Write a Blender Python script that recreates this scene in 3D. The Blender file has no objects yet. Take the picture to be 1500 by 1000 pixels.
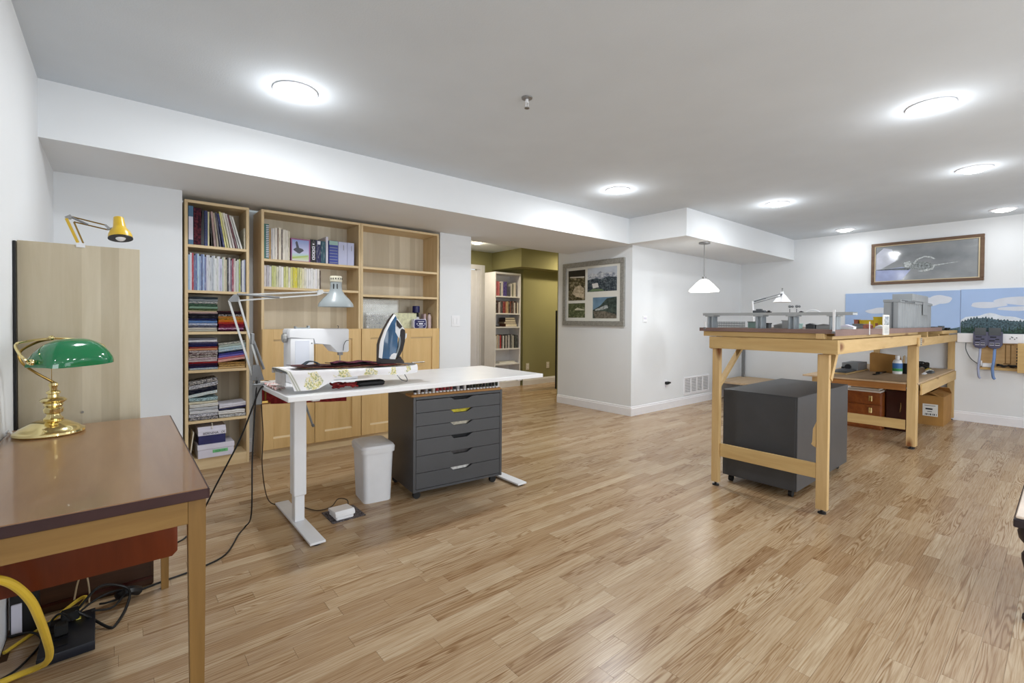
import bpy, bmesh, math, random
from mathutils import Vector, Matrix
R = math.radians
random.seed(7)
C = bpy.context.scene.collection
SC = bpy.context.scene

# ------------------------------------------------------------------ camera, world, exposure, large lights
H = 2.348          # ceiling
ZS = 2.053         # soffit underside
YAW, PITCH, ROLL, F_PX, CY, EYE = 0.8732, -0.0136, 0.0068, 687.76, 478.71, 1.14
cam = bpy.data.cameras.new('camera')
cam.sensor_width = 36.0
cam.lens = 36.0 * F_PX / 1500
cam.shift_y = (CY - 500) / 1500
cam.clip_start = 0.05
co = bpy.data.objects.new('camera', cam); C.objects.link(co)
fw = Vector((math.cos(YAW), math.sin(YAW), 0)); rt = Vector((math.sin(YAW), -math.cos(YAW), 0)); up = Vector((0, 0, 1))
CF = fw * math.cos(PITCH) + up * math.sin(PITCH); CU = up * math.cos(PITCH) - fw * math.sin(PITCH)
CR = rt * math.cos(ROLL) + CU * math.sin(ROLL); CU = CU * math.cos(ROLL) - rt * math.sin(ROLL)
m = Matrix((CR, CU, -CF)).transposed().to_4x4(); m.translation = (0, 0, EYE)
co.matrix_world = m
SC.camera = co

w = bpy.data.worlds.new('world'); SC.world = w; w.use_nodes = True
w.node_tree.nodes['Background'].inputs[0].default_value = (0.86, 0.93, 1.0, 1)
w.node_tree.nodes['Background'].inputs[1].default_value = 1.0
SC.view_settings.view_transform = 'Standard'
try: SC.view_settings.look = 'None'
except Exception: pass
SC.view_settings.gamma = 1.0
SC.view_settings.use_curve_mapping = False
SC.view_settings.exposure = 0.12
SC.cycles.use_denoising = True
SC.cycles.max_bounces = 10
SC.cycles.diffuse_bounces = 6

XL_ = -0.309
def area(name, loc, rot, sx, sy, power, col=(1, 1, 1)):
    l = bpy.data.lights.new(name, 'AREA'); l.shape = 'RECTANGLE'; l.size = sx; l.size_y = sy; l.energy = power; l.color = col
    o = bpy.data.objects.new(name, l); C.objects.link(o); o.location = loc; o.rotation_euler = rot
    return o
# added fill at a made-up patio door behind the camera, daylight through the window further along the right wall
area('added_patio_fill', (3.2, -2.93, 1.05), (R(90), 0, 0), 4.2, 2.0, 98, (0.93, 0.97, 1.0))
area('window_daylight', (7.56, -1.35, 1.35), (0, R(90), 0), 1.3, 1.7, 10, (0.90, 0.95, 1.0))
area('added_fill_left', (XL_ + .03, -1.7, 1.30), (0, R(-90), 0), 1.5, 2.0, 15, (0.92, 0.96, 1.0))  # added fill towards the collage wall, set in a made-up left window
LAMP_GLOW = 3.0    # light each dome spills sideways and on the ceiling; its downward light is set per lamp
LAMP_COL = (0.95, 0.98, 1.0)

# ------------------------------------------------------------------ materials
def lin(c):
    return tuple(((v / 255) / 12.92 if v / 255 <= 0.04045 else ((v / 255 + 0.055) / 1.055) ** 2.4) for v in c) + (1,)
MATS = {}
class NT:
    def __init__(s, name):
        s.m = bpy.data.materials.new(name); s.m.use_nodes = True
        s.t = s.m.node_tree; s.b = s.t.nodes['Principled BSDF']
    def n(s, typ, **kw):
        nd = s.t.nodes.new(typ)
        for k, v in kw.items():
            if k.startswith('i_'): nd.inputs[k[2:].replace('_', ' ')].default_value = v
            else: setattr(nd, k, v)
        return nd
    def l(s, a, b): s.t.links.new(a, b)
    def math(s, op, a, b=None, c=None):
        nd = s.n('ShaderNodeMath', operation=op)
        for i, v in enumerate((a, b, c)):
            if v is None: continue
            if isinstance(v, (int, float)): nd.inputs[i].default_value = v
            else: s.l(v, nd.inputs[i])
        return nd.outputs[0]
    def coords(s, kind='Object', scale=(1, 1, 1), loc=None):
        tc = s.n('ShaderNodeTexCoord'); mp = s.n('ShaderNodeMapping')
        mp.inputs['Scale'].default_value = scale
        s.l(tc.outputs[kind], mp.inputs['Vector'])
        if loc is not None: s.l(loc, mp.inputs['Location'])
        return mp.outputs[0]
    def noise(s, vec, scale=5, detail=3, rough=.5, dist=0):
        nd = s.n('ShaderNodeTexNoise'); nd.inputs['Scale'].default_value = scale; nd.inputs['Detail'].default_value = detail
        nd.inputs['Roughness'].default_value = rough; nd.inputs['Distortion'].default_value = dist
        s.l(vec, nd.inputs['Vector']); return nd.outputs[0]
    def ramp(s, fac, stops, interp='LINEAR'):
        nd = s.n('ShaderNodeValToRGB'); cr = nd.color_ramp; cr.interpolation = interp
        while len(cr.elements) < len(stops): cr.elements.new(0.5)
        for e, (p, c) in zip(cr.elements, stops): e.position = p; e.color = lin(c) if max(c) > 1 or len(c) == 3 else c
        s.l(fac, nd.inputs[0]); return nd.outputs[0]
    def mix(s, fac, a, b, mode='MIX'):
        nd = s.n('ShaderNodeMix', data_type='RGBA', blend_type=mode)
        for i, v in ((0, fac), (6, a), (7, b)):
            if isinstance(v, (int, float)): nd.inputs[i].default_value = v
            elif isinstance(v, tuple): nd.inputs[i].default_value = v
            else: s.l(v, nd.inputs[i])
        return nd.outputs[2]
    def bump(s, hgt, strength=.1, dist=.002):
        nd = s.n('ShaderNodeBump'); nd.inputs['Strength'].default_value = strength; nd.inputs['Distance'].default_value = dist
        s.l(hgt, nd.inputs['Height']); s.l(nd.outputs[0], s.b.inputs['Normal'])
    def set(s, rough=.5, metal=0, spec=.5, coat=0, color=None, trans=0, ior=1.45):
        s.b.inputs['Roughness'].default_value = rough; s.b.inputs['Metallic'].default_value = metal
        s.b.inputs['Specular IOR Level'].default_value = spec; s.b.inputs['Coat Weight'].default_value = coat
        s.b.inputs['Coat Roughness'].default_value = .05
        s.b.inputs['Transmission Weight'].default_value = trans; s.b.inputs['IOR'].default_value = ior
        if color is not None:
            if isinstance(color, tuple): s.b.inputs['Base Color'].default_value = color
            else: s.l(color, s.b.inputs['Base Color'])
        return s.m

def plain(name, c, rough=.5, metal=0, var=.06, nscale=8, bump=0, bscale=200, coat=0, spec=.5):
    k = NT(name); v = k.coords()
    n = k.noise(v, nscale, 4)
    a = tuple(max(0, x * (1 - var)) for x in c); b = tuple(min(255, x * (1 + var)) for x in c)
    col = k.ramp(n, [(.3, a), (.7, b)])
    if bump: k.bump(k.noise(v, bscale, 2), bump)
    return k.set(rough, metal, spec, coat, col)
def emit(name, c, strength):
    k = NT(name); k.set(.4, color=lin(c))
    k.b.inputs['Emission Color'].default_value = lin(c); k.b.inputs['Emission Strength'].default_value = strength
    return k.m
def wood(name, c1, c2, axis=0, fine=60, rough=.45, knots=0, stripes=0, sc=(220, 190, 150), coat=0):
    """grain runs along the given axis"""
    k = NT(name)
    s = [fine * .5, fine * .5, fine * .5]; s[axis] = 2.2
    oi = k.n('ShaderNodeObjectInfo')
    off = k.n('ShaderNodeCombineXYZ')
    rr = k.math('MULTIPLY', oi.outputs['Random'], 37.0)
    for i in range(3): k.l(rr, off.inputs[i])
    v = k.coords('Object', tuple(s), off.outputs[0])
    n = k.noise(v, 1.0, 5, .6, .4)
    col = k.ramp(n, [(.25, c1), (.75, c2)])
    if stripes:
        u = k.coords('Object'); sx = k.n('ShaderNodeSeparateXYZ'); k.l(u, sx.inputs[0])
        cell = k.math('FLOOR', k.math('MULTIPLY', sx.outputs[stripes - 1], 17.0))
        wn = k.n('ShaderNodeTexWhiteNoise', noise_dimensions='1D'); k.l(cell, wn.inputs['W'])
        dark = k.ramp(wn.outputs[0], [(0, (226, 223, 218)), (1, (255, 255, 255))])
        col = k.mix(1.0, col, dark, 'MULTIPLY')
    if knots:
        s2 = [9, 9, 9]; s2[axis] = 3.2
        vo = k.n('ShaderNodeTexVoronoi'); vo.inputs['Scale'].default_value = knots
        k.l(k.coords('Object', tuple(s2), off.outputs[0]), vo.inputs['Vector'])
        kn = k.ramp(vo.outputs['Distance'], [(.10, (255, 255, 255)), (.25, (0, 0, 0))])
        col = k.mix(kn, col, lin((120, 72, 34)))
    k.bump(n, .06, .001)
    return k.set(rough, 0, .4, coat, col)
def fabric(name, c1, c2, scale=60, thr=(.45, .55), kind='noise', rough=.9):
    k = NT(name); v = k.coords()
    if kind == 'voronoi':
        vo = k.n('ShaderNodeTexVoronoi'); vo.inputs['Scale'].default_value = scale; k.l(v, vo.inputs['Vector']); f = vo.outputs['Distance']
    else: f = k.noise(v, scale, 2, .5, .6)
    return k.set(rough, 0, .2, 0, k.ramp(f, [(thr[0], c1), (thr[1], c2)]))

M_wall = plain('wall_paint', (226, 229, 232), .85, var=.008, nscale=2, bump=.04, bscale=260)
M_ceil = plain('ceiling_texture_paint', (208, 215, 222), .9, var=.01, nscale=3, bump=.25, bscale=130)
M_olive = plain('olive_wall_paint', (148, 144, 100), .8, var=.02, nscale=2, bump=.04)
M_trim = plain('white_trim_paint', (236, 236, 240), .4, var=.01)
M_white = plain('white_plastic', (236, 237, 240), .35, var=.01)
M_whitemetal = plain('white_powder_coat', (228, 229, 232), .4, var=.01)
M_whitetop = plain('white_desk_laminate', (236, 236, 237), .3, var=.01)
M_bin = plain('grey_white_plastic', (220, 221, 224), .45, var=.015)
M_dark = plain('charcoal_lacquer', (66, 67, 70), .38, var=.03)
M_black = plain('black_plastic', (22, 22, 24), .4, var=.1)
M_rubber = plain('black_rubber', (16, 16, 17), .6, var=.1)
M_cord = plain('black_cord', (14, 14, 15), .5, var=.1)
M_brown_cord = plain('brown_cord', (58, 40, 26), .5, var=.1)
M_yellow_cord = plain('yellow_cord', (222, 188, 62), .5, var=.05)
M_steel = plain('brushed_steel', (170, 170, 172), .3, 1, .05)
M_nickel = plain('satin_nickel', (150, 150, 150), .35, .9, .05)
M_galv = plain('galvanised_grey', (128, 130, 132), .5, .4, .06)
M_brass = plain('polished_brass', (232, 214, 156), .12, 1, .05)
M_brassd = plain('dull_brass', (150, 122, 66), .3, 1, .08)
M_green = plain('green_glass', (10, 112, 66), .08, 0, .06, coat=1, nscale=3)
M_yellow = plain('yellow_enamel', (208, 172, 50), .3, var=.03)
M_lampgrey = plain('pale_grey_enamel', (150, 157, 159), .36, var=.02)
M_armgrey = plain('silver_grey_arm', (168, 168, 166), .35, .3, .04)
M_birch = wood('birch_veneer', (222, 200, 160), (204, 178, 134), 2, 50, .45)
M_birchx = wood('birch_veneer_shelf', (226, 204, 164), (208, 182, 138), 0, 50, .45)
M_birchback = wood('birch_back_panel', (226, 217, 198), (214, 204, 182), 2, 30, .6, stripes=1)
M_birchdoor = wood('birch_door', (220, 187, 132), (204, 169, 112), 2, 50, .4)
M_birchboard = wood('birch_board', (220, 210, 188), (204, 192, 166), 2, 44, .5, stripes=1)
M_pine = wood('pine_x', (208, 178, 126), (186, 152, 98), 0, 44, .55, knots=.8)
M_piney = wood('pine_y', (206, 176, 122), (184, 150, 96), 1, 44, .55, knots=.8)
M_pinez = wood('pine_z', (212, 182, 132), (190, 156, 104), 2, 44, .55, knots=.8)
M_plyw = wood('plywood', (196, 172, 142), (176, 150, 118), 0, 30, .6)
M_desktop = wood('worn_desk_top', (150, 116, 84), (132, 98, 70), 1, 40, .28, coat=.3)
M_deskedge = plain('dark_desk_edge', (54, 30, 30), .35, var=.15)
M_oak = wood('golden_oak', (142, 108, 60), (114, 84, 44), 2, 60, .4)
M_oakx = wood('golden_oak_rail', (150, 116, 66), (122, 90, 46), 0, 60, .4)
M_teak = wood('red_teak', (112, 48, 20), (88, 36, 12), 2, 46, .35)
M_walnut = wood('dark_crate', (74, 46, 28), (46, 28, 18), 0, 40, .4)
M_cherry = wood('cherry_drawers', (150, 84, 36), (118, 58, 22), 0, 44, .35, coat=.4)
M_mahog = wood('dark_mahogany', (62, 18, 12), (44, 12, 8), 2, 40, .3, coat=.4)
M_tray = wood('amber_wood', (188, 142, 84), (162, 116, 60), 0, 40, .45)
M_card = plain('cardboard', (168, 124, 66), .85, var=.04)
M_paper = plain('paper', (232, 230, 224), .9, var=.02)
M_pages = plain('page_block', (222, 214, 196), .9, var=.04, nscale=60)
M_glassw = emit('lit_lamp_glass', (255, 252, 244), 5.0)
M_pend = emit('lit_pendant_glass', (255, 253, 246), 3.0)
M_brownedge = plain('layout_fascia', (128, 102, 94), .6, var=.05)
M_layout = plain('layout_ground', (96, 78, 66), .85, var=.2, nscale=30)
M_conc = plain('model_concrete', (170, 174, 176), .75, var=.03)
M_silo = plain('silo_concrete', (142, 146, 149), .75, var=.03)
M_concd = plain('model_dark_grey', (84, 88, 92), .7, var=.08)
M_modelred = plain('model_brick', (150, 92, 76), .8, var=.15, nscale=60)
M_modelyel = plain('model_yellow', (214, 186, 36), .6, var=.03)
M_modelteal = plain('model_pale_teal', (158, 190, 184), .6, var=.05)
M_sky = plain('mural_sky', (160, 184, 222), .8, var=.03, nscale=1.5)
M_cloud = plain('mural_cloud', (206, 212, 224), .8, var=.02)
M_snow = plain('mural_snow', (212, 220, 230), .8, var=.05, nscale=20)
M_hill = plain('mural_hill', (66, 84, 92), .85, var=.4, nscale=60)
M_trees = plain('mural_trees', (46, 66, 58), .85, var=.4, nscale=50)
M_panelgrey = plain('grey_purple_panel', (84, 84, 108), .5, var=.08)
M_blue = plain('blue_strap', (110, 140, 190), .6, var=.06)
M_paleblue = plain('pale_blue_strap', (160, 168, 196), .6, var=.06)
M_red = fabric('red_cloth', (112, 34, 36), (134, 44, 44), 50)
M_frame_silver = plain('silver_grey_frame', (150, 149, 144), .4, .2, .08, nscale=40)
M_mat = plain('white_mount', (222, 222, 216), .8, var=.01)
M_frame_brown = wood('brown_frame', (120, 96, 76), (88, 66, 52), 1, 40, .4)
M_navy = plain('navy_print', (22, 22, 84), .35, var=.08)
M_lilac = plain('lilac_white', (214, 212, 226), .5, var=.02)
M_ink = plain('black_ink', (14, 14, 18), .7, var=.05)
M_whiteink = plain('white_ink', (230, 230, 240), .7, var=.02)
M_greenlabel = plain('green_label', (116, 196, 132), .6, var=.03)
M_blueplastic = plain('blue_translucent', (36, 84, 124), .18, var=.15, coat=.6)
M_irondark = plain('iron_dark_grip', (46, 42, 44), .5, var=.06)
M_ironbrown = plain('iron_sole_edge', (52, 40, 34), .45, var=.06)
k = NT('clear_plastic'); M_clear = k.set(.08, color=lin((240, 243, 241)))
tr = k.n('ShaderNodeBsdfTransparent'); ms = k.n('ShaderNodeMixShader'); ms.inputs[0].default_value = .22
k.l(tr.outputs[0], ms.inputs[1]); k.l(k.b.outputs[0], ms.inputs[2]); k.l(ms.outputs[0], k.t.nodes['Material Output'].inputs['Surface'])
k = NT('picture_glass'); M_pglass = k.set(.02, color=(1, 1, 1, 1), trans=1.0, ior=1.3)
# printed colour taken from each object's own colour (books, magazines, spools): mottled print on the cover
k = NT('printed_cover'); oi = k.n('ShaderNodeObjectInfo')
cbo = k.n('ShaderNodeCombineXYZ'); rro = k.math('MULTIPLY', oi.outputs['Random'], 53.0); [k.l(rro, cbo.inputs[i]) for i in range(3)]
v = k.coords('Object', (160, 30, 22), cbo.outputs[0])
pr = k.ramp(k.noise(v, 1.0, 2), [(.56, (0, 0, 0)), (.66, (255, 255, 255))])
oc = k.mix(k.math('MULTIPLY', pr, .26), oi.outputs['Color'], lin((235, 235, 235)))
oc = k.mix(k.math('MULTIPLY', k.ramp(k.noise(k.coords('Object', (90, 40, 9), cbo.outputs[0]), 1.3, 2), [(.58, (0, 0, 0)), (.64, (255, 255, 255))]), .34), oc, lin((60, 60, 70)))
M_book = k.set(.5, color=oc)
k = NT('thread'); oi = k.n('ShaderNodeObjectInfo'); M_thread = k.set(.7, color=oi.outputs['Color'])
# cloth with its own object colour and a woven print
def printed(name, scale, tone, amount):
    k = NT(name); oi = k.n('ShaderNodeObjectInfo')
    f = k.ramp(k.noise(k.coords('Object', (1, 1, 2)), scale, 2, .5, .8), [(.47, (0, 0, 0)), (.53, (255, 255, 255))])
    return k.set(.95, 0, .15, 0, k.mix(k.math('MULTIPLY', f, amount), oi.outputs['Color'], lin(tone)))
M_clothL = printed('folded_cloth_light_print', 85, (226, 220, 214), .6)
M_clothD = printed('folded_cloth_dark_print', 85, (38, 32, 42), .6)
M_clothP = printed('folded_cloth_plain', 40, (128, 128, 128), .12)

# floor strips: tone per strip, grain along x
k = NT('laminate_strip')
oi = k.n('ShaderNodeObjectInfo'); ge = k.n('ShaderNodeNewGeometry')
rnd = k.math('FRACT', k.math('ADD', k.math('MULTIPLY', oi.outputs['Random'], 7.31), k.math('MULTIPLY', ge.outputs['Random Per Island'], 3.77)))
base = k.ramp(rnd, [(0, (166, 138, 106)), (.25, (178, 153, 122)), (.6, (186, 163, 133)), (.85, (196, 176, 148)), (1, (163, 135, 104))])
mp = k.n('ShaderNodeMapping'); mp.inputs['Scale'].default_value = (.62, 10, 1)
k.l(ge.outputs['Position'], mp.inputs['Vector'])
cb = k.n('ShaderNodeCombineXYZ'); r9 = k.math('MULTIPLY', rnd, 91.0)
k.l(r9, cb.inputs[0]); k.l(r9, cb.inputs[1]); k.l(r9, cb.inputs[2]); k.l(cb.outputs[0], mp.inputs['Location'])
n1 = k.noise(mp.outputs[0], 1.5, 2, .45, .25)
rings = k.math('SINE', k.math('MULTIPLY', n1, 120.0))
amp = k.ramp(k.noise(mp.outputs[0], .7, 1), [(.42, (0, 0, 0)), (.62, (255, 255, 255))])
grain = k.ramp(k.math('MULTIPLY', k.math('MULTIPLY_ADD', rings, .5, .5), k.math('MULTIPLY_ADD', amp, .8, .2)), [(.0, (255, 255, 255)), (.45, (250, 247, 243)), (1.0, (206, 188, 168))])
mp2 = k.n('ShaderNodeMapping'); mp2.inputs['Scale'].default_value = (6, 230, 1)
k.l(ge.outputs['Position'], mp2.inputs['Vector']); k.l(cb.outputs[0], mp2.inputs['Location'])
n2 = k.noise(mp2.outputs[0], 1.0, 3, .6)
fine = k.ramp(n2, [(.3, (214, 198, 178)), (.6, (255, 255, 255))])
colf = k.mix(1.0, k.mix(1.0, base, grain, 'MULTIPLY'), fine, 'MULTIPLY')
M_plank = k.set(.27, 0, .45, 0, colf)
M_sub = plain('floor_joint', (96, 66, 40), .7, var=.05)

# ironing-board cover: white cotton, olive stripes, yellow-green flower print
k = NT('flower_cover'); v = k.coords(); sx = k.n('ShaderNodeSeparateXYZ'); k.l(v, sx.inputs[0])
X_, Y_, Z_ = sx.outputs
nz = k.noise(v, 38, 3); nz2 = k.noise(v, 90, 2)
fl = None
for (cx, cz, r) in ((.128, .058, .056), (.27, .085, .044), (.42, .085, .040), (.56, .085, .030), (.68, .085, .030)):
    dx = k.math('SUBTRACT', X_, cx); dz = k.math('SUBTRACT', Z_, cz)
    d = k.math('SQRT', k.math('ADD', k.math('MULTIPLY', dx, dx), k.math('MULTIPLY', k.math('MULTIPLY', dz, dz), 1.5)))
    d = k.math('DIVIDE', k.math('ADD', d, k.math('MULTIPLY', k.math('SUBTRACT', nz, .5), .10)), r)
    fl = d if fl is None else k.math('MINIMUM', fl, d)
msk = k.ramp(fl, [(.72, (255, 255, 255)), (.86, (0, 0, 0))])
pet = k.ramp(nz2, [(.36, (128, 146, 96)), (.46, (222, 206, 110)), (.54, (232, 226, 214)), (.64, (150, 160, 116))])
colc = k.mix(k.math('MULTIPLY', msk, .85), lin((232, 230, 232)), pet)
sl = k.math('SUBTRACT', k.math('ADD', X_, k.math('MULTIPLY', Z_, .48)), .062)
band = k.ramp(k.math('ABSOLUTE', sl), [(.003, (0, 0, 0)), (.004, (255, 255, 255)), (.0075, (255, 255, 255)), (.0085, (0, 0, 0))])
colc = k.mix(k.math('MULTIPLY', band, .75), colc, lin((120, 124, 84)))
M_cover = k.set(.9, 0, .2, 0, colc)

# ------------------------------------------------------------------ mesh helpers
class MB:
    def __init__(s): s.bm = bmesh.new()
    def _mark(s, faces, mi):
        for f in faces: f.material_index = mi
    def box(s, x0, x1, y0, y1, z0, z1, bev=0, mi=0, mat=None, seg=1):
        cx, cy, cz = (x0 + x1) / 2, (y0 + y1) / 2, (z0 + z1) / 2
        M = Matrix.Translation((cx, cy, cz)) @ Matrix.Diagonal((abs(x1 - x0), abs(y1 - y0), abs(z1 - z0), 1))
        if mat is not None: M = mat @ M
        vs = bmesh.ops.create_cube(s.bm, size=1, matrix=M)['verts']
        fs = list({f for v in vs for f in v.link_faces})
        if bev:
            es = list({e for v in vs for e in v.link_edges})
            g = bmesh.ops.bevel(s.bm, geom=es, offset=bev, segments=seg, affect='EDGES', profile=.5)
            fs = list({f for v in g['verts'] for f in v.link_faces} | {f for f in fs if f.is_valid})
        s._mark(fs, mi); return s
    def bar(s, p0, p1, wx, wy, mi=0, ref=(0, 0, 1), bev=0):
        """rectangular bar between two points; wx across, wy along ref"""
        p0, p1 = Vector(p0), Vector(p1); d = p1 - p0; L = d.length; d.normalize()
        a = Vector(ref).cross(d)
        if a.length < 1e-5: a = Vector((1, 0, 0)).cross(d)
        a.normalize(); b = d.cross(a)
        M = Matrix((a, b, d)).transposed().to_4x4(); M.translation = (p0 + p1) / 2
        return s.box(-wx / 2, wx / 2, -wy / 2, wy / 2, -L / 2, L / 2, bev, mi, M)
    def cyl(s, p0, p1, r0, r1=None, n=16, mi=0):
        r1 = r0 if r1 is None else r1
        p0, p1 = Vector(p0), Vector(p1); d = p1 - p0; L = d.length
        q = d.to_track_quat('Z', 'Y').to_matrix().to_4x4(); q.translation = (p0 + p1) / 2
        vs = bmesh.ops.create_cone(s.bm, cap_ends=True, segments=n, radius1=max(r0, 1e-5), radius2=max(r1, 1e-5), depth=L, matrix=q)['verts']
        s._mark({f for v in vs for f in v.link_faces}, mi); return s
    def lathe(s, prof, c=(0, 0, 0), n=24, sx=1, sy=1, mi=0, mat=None):
        c = Vector(c); rings = []
        for r, z in prof:
            if r < 1e-6:
                p = Vector((0, 0, z)); p = (mat @ p if mat else p) + c
                rings.append([s.bm.verts.new(p)])
            else:
                ring = []
                for i in range(n):
                    a = 2 * math.pi * i / n; p = Vector((r * sx * math.cos(a), r * sy * math.sin(a), z)); p = (mat @ p if mat else p) + c
                    ring.append(s.bm.verts.new(p))
                rings.append(ring)
        fs = []
        for A, B in zip(rings, rings[1:]):
            if len(A) == 1 and len(B) == 1: continue
            for i in range(n):
                j = (i + 1) % n
                if len(A) == 1: fs.append(s.bm.faces.new((A[0], B[j], B[i])))
                elif len(B) == 1: fs.append(s.bm.faces.new((A[i], A[j], B[0])))
                else: fs.append(s.bm.faces.new((A[i], A[j], B[j], B[i])))
        for ring, fl in ((rings[0], True), (rings[-1], False)):
            if len(ring) > 2: fs.append(s.bm.faces.new(ring[::-1] if fl else ring))
        s._mark(fs, mi); return s
    def tube(s, pts, r, n=8, smooth=6, mi=0, closed=False):
        P = [Vector(p) for p in pts]
        if smooth and len(P) > 2:
            Q = []
            for i in range(len(P) - 1):
                p0 = P[max(i - 1, 0)]; p1 = P[i]; p2 = P[i + 1]; p3 = P[min(i + 2, len(P) - 1)]
                for j in range(smooth):
                    t = j / smooth
                    Q.append(.5 * ((2 * p1) + (p2 - p0) * t + (2 * p0 - 5 * p1 + 4 * p2 - p3) * t * t + (3 * p1 - p0 - 3 * p2 + p3) * t ** 3))
            Q.append(P[-1]); P = Q
        rings = []; prev = None
        for i, p in enumerate(P):
            d = (P[min(i + 1, len(P) - 1)] - P[max(i - 1, 0)])
            if d.length < 1e-9: d = Vector((0, 0, 1))
            d.normalize()
            if prev is None:
                a = d.orthogonal().normalized()
            else:
                a = prev - d * prev.dot(d)
                a = a.normalized() if a.length > 1e-6 else d.orthogonal().normalized()
            prev = a; b = d.cross(a)
            rings.append([s.bm.verts.new(p + (a * math.cos(2 * math.pi * k / n) + b * math.sin(2 * math.pi * k / n)) * r) for k in range(n)])
        fs = []
        for A, B in zip(rings, rings[1:]):
            for k in range(n): fs.append(s.bm.faces.new((A[k], A[(k + 1) % n], B[(k + 1) % n], B[k])))
        fs.append(s.bm.faces.new(rings[0][::-1])); fs.append(s.bm.faces.new(rings[-1]))
        s._mark(fs, mi); return s
    def prism(s, poly, axis, d0, d1, mi=0, bev=0, mat=None):
        """poly of (u,v) extruded along axis: 'y' -> (x,z), 'x' -> (y,z), 'z' -> (x,y)"""
        def P(u, v, d):
            p = Vector({'y': (u, d, v), 'x': (d, u, v), 'z': (u, v, d)}[axis]); return mat @ p if mat else p
        A = [s.bm.verts.new(P(u, v, d0)) for u, v in poly]; B = [s.bm.verts.new(P(u, v, d1)) for u, v in poly]
        n = len(poly); fs = [s.bm.faces.new(A), s.bm.faces.new(B[::-1])]
        for i in range(n): fs.append(s.bm.faces.new((A[i], B[i], B[(i + 1) % n], A[(i + 1) % n])))
        if bev:
            es = [e for f in fs[:2] for e in f.edges]
            g = bmesh.ops.bevel(s.bm, geom=es, offset=bev, segments=2, affect='EDGES', profile=.5)
            fs = [f for f in fs if f.is_valid] + g['faces']
        s._mark(fs, mi); return s
    def sphere(s, c, r, mi=0, sc=(1, 1, 1), n=12):
        M = Matrix.Translation(c) @ Matrix.Diagonal((*sc, 1))
        vs = bmesh.ops.create_uvsphere(s.bm, u_segments=n, v_segments=max(6, n // 2), radius=r, matrix=M)['verts']
        s._mark({f for v in vs for f in v.link_faces}, mi); return s
    def grid(s, fn, nu, nv, mi=0):
        V = [[s.bm.verts.new(fn(i / nu, j / nv)) for j in range(nv + 1)] for i in range(nu + 1)]
        s._mark([s.bm.faces.new((V[i][j], V[i + 1][j], V[i + 1][j + 1], V[i][j + 1])) for i in range(nu) for j in range(nv)], mi); return s

BASE = {}
def put(name, mb, mats, parent=None, kind=None, flat=False, origin=None):
    bm = mb.bm
    bmesh.ops.recalc_face_normals(bm, faces=bm.faces[:])
    off = Vector(BASE.get(parent.name, (0, 0, 0))) if parent is not None else None
    if off is None:
        if origin is not None: off = Vector(origin)
        else:
            xs = [v.co for v in bm.verts]
            off = Vector(((min(p.x for p in xs) + max(p.x for p in xs)) / 2, (min(p.y for p in xs) + max(p.y for p in xs)) / 2, min(p.z for p in xs)))
    for v in bm.verts: v.co -= off
    if not flat:
        for f in bm.faces: f.smooth = True
        for e in bm.edges:
            if len(e.link_faces) != 2 or e.calc_face_angle(4) > R(34): e.smooth = False
    me = bpy.data.meshes.new(name); bm.to_mesh(me); bm.free()
    o = bpy.data.objects.new(name, me); C.objects.link(o)
    for m_ in (mats if isinstance(mats, (list, tuple)) else [mats]): me.materials.append(m_)
    if parent is not None: o.parent = parent
    else: o.location = off
    BASE[o.name] = off
    if kind: o['kind'] = kind
    return o
def tag(o, label, cat, group=None):
    o['label'] = label; o['category'] = cat
    if group: o['group'] = group
    return o
def thing(name, label, cat, loc, group=None, rotz=0):
    """an Empty at the base; parts are given in world coordinates, or in local ones when the thing is turned"""
    o = bpy.data.objects.new(name, None); C.objects.link(o); o.location = loc; o.rotation_euler = (0, 0, rotz); o.empty_display_size = .05
    tag(o, label, cat, group); BASE[o.name] = (0, 0, 0) if rotz else loc
    return o
def struct(name, mb, mat, parent=None): return put(name, mb, mat, parent, kind='structure')
def text(s, size, loc, rot, mat, parent, name='lettering', ext=.0006, align='LEFT'):
    cu = bpy.data.curves.new(name, 'FONT'); cu.body = s; cu.size = size; cu.extrude = ext; cu.align_x = align; cu.resolution_u = 2
    cu.materials.append(mat)
    tmp = bpy.data.objects.new(name + '_outline', cu); C.objects.link(tmp)
    me = bpy.data.meshes.new_from_object(tmp.evaluated_get(bpy.context.evaluated_depsgraph_get())); me.name = name
    bpy.data.objects.remove(tmp)
    o = bpy.data.objects.new(name, me); C.objects.link(o)
    o.parent = parent; o.location = Vector(loc) - Vector(BASE[parent.name]); o.rotation_euler = rot
    return o
ORD = ['first', 'second', 'third', 'fourth', 'fifth', 'sixth', 'seventh', 'eighth', 'ninth', 'tenth', 'eleventh', 'twelfth', 'thirteenth', 'fourteenth', 'fifteenth',
       'sixteenth', 'seventeenth', 'eighteenth', 'nineteenth', 'twentieth', 'twenty-first', 'twenty-second', 'twenty-third', 'twenty-fourth', 'twenty-fifth',
       'twenty-sixth', 'twenty-seventh', 'twenty-eighth', 'twenty-ninth', 'thirtieth', 'thirty-first', 'thirty-second', 'thirty-third']
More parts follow.
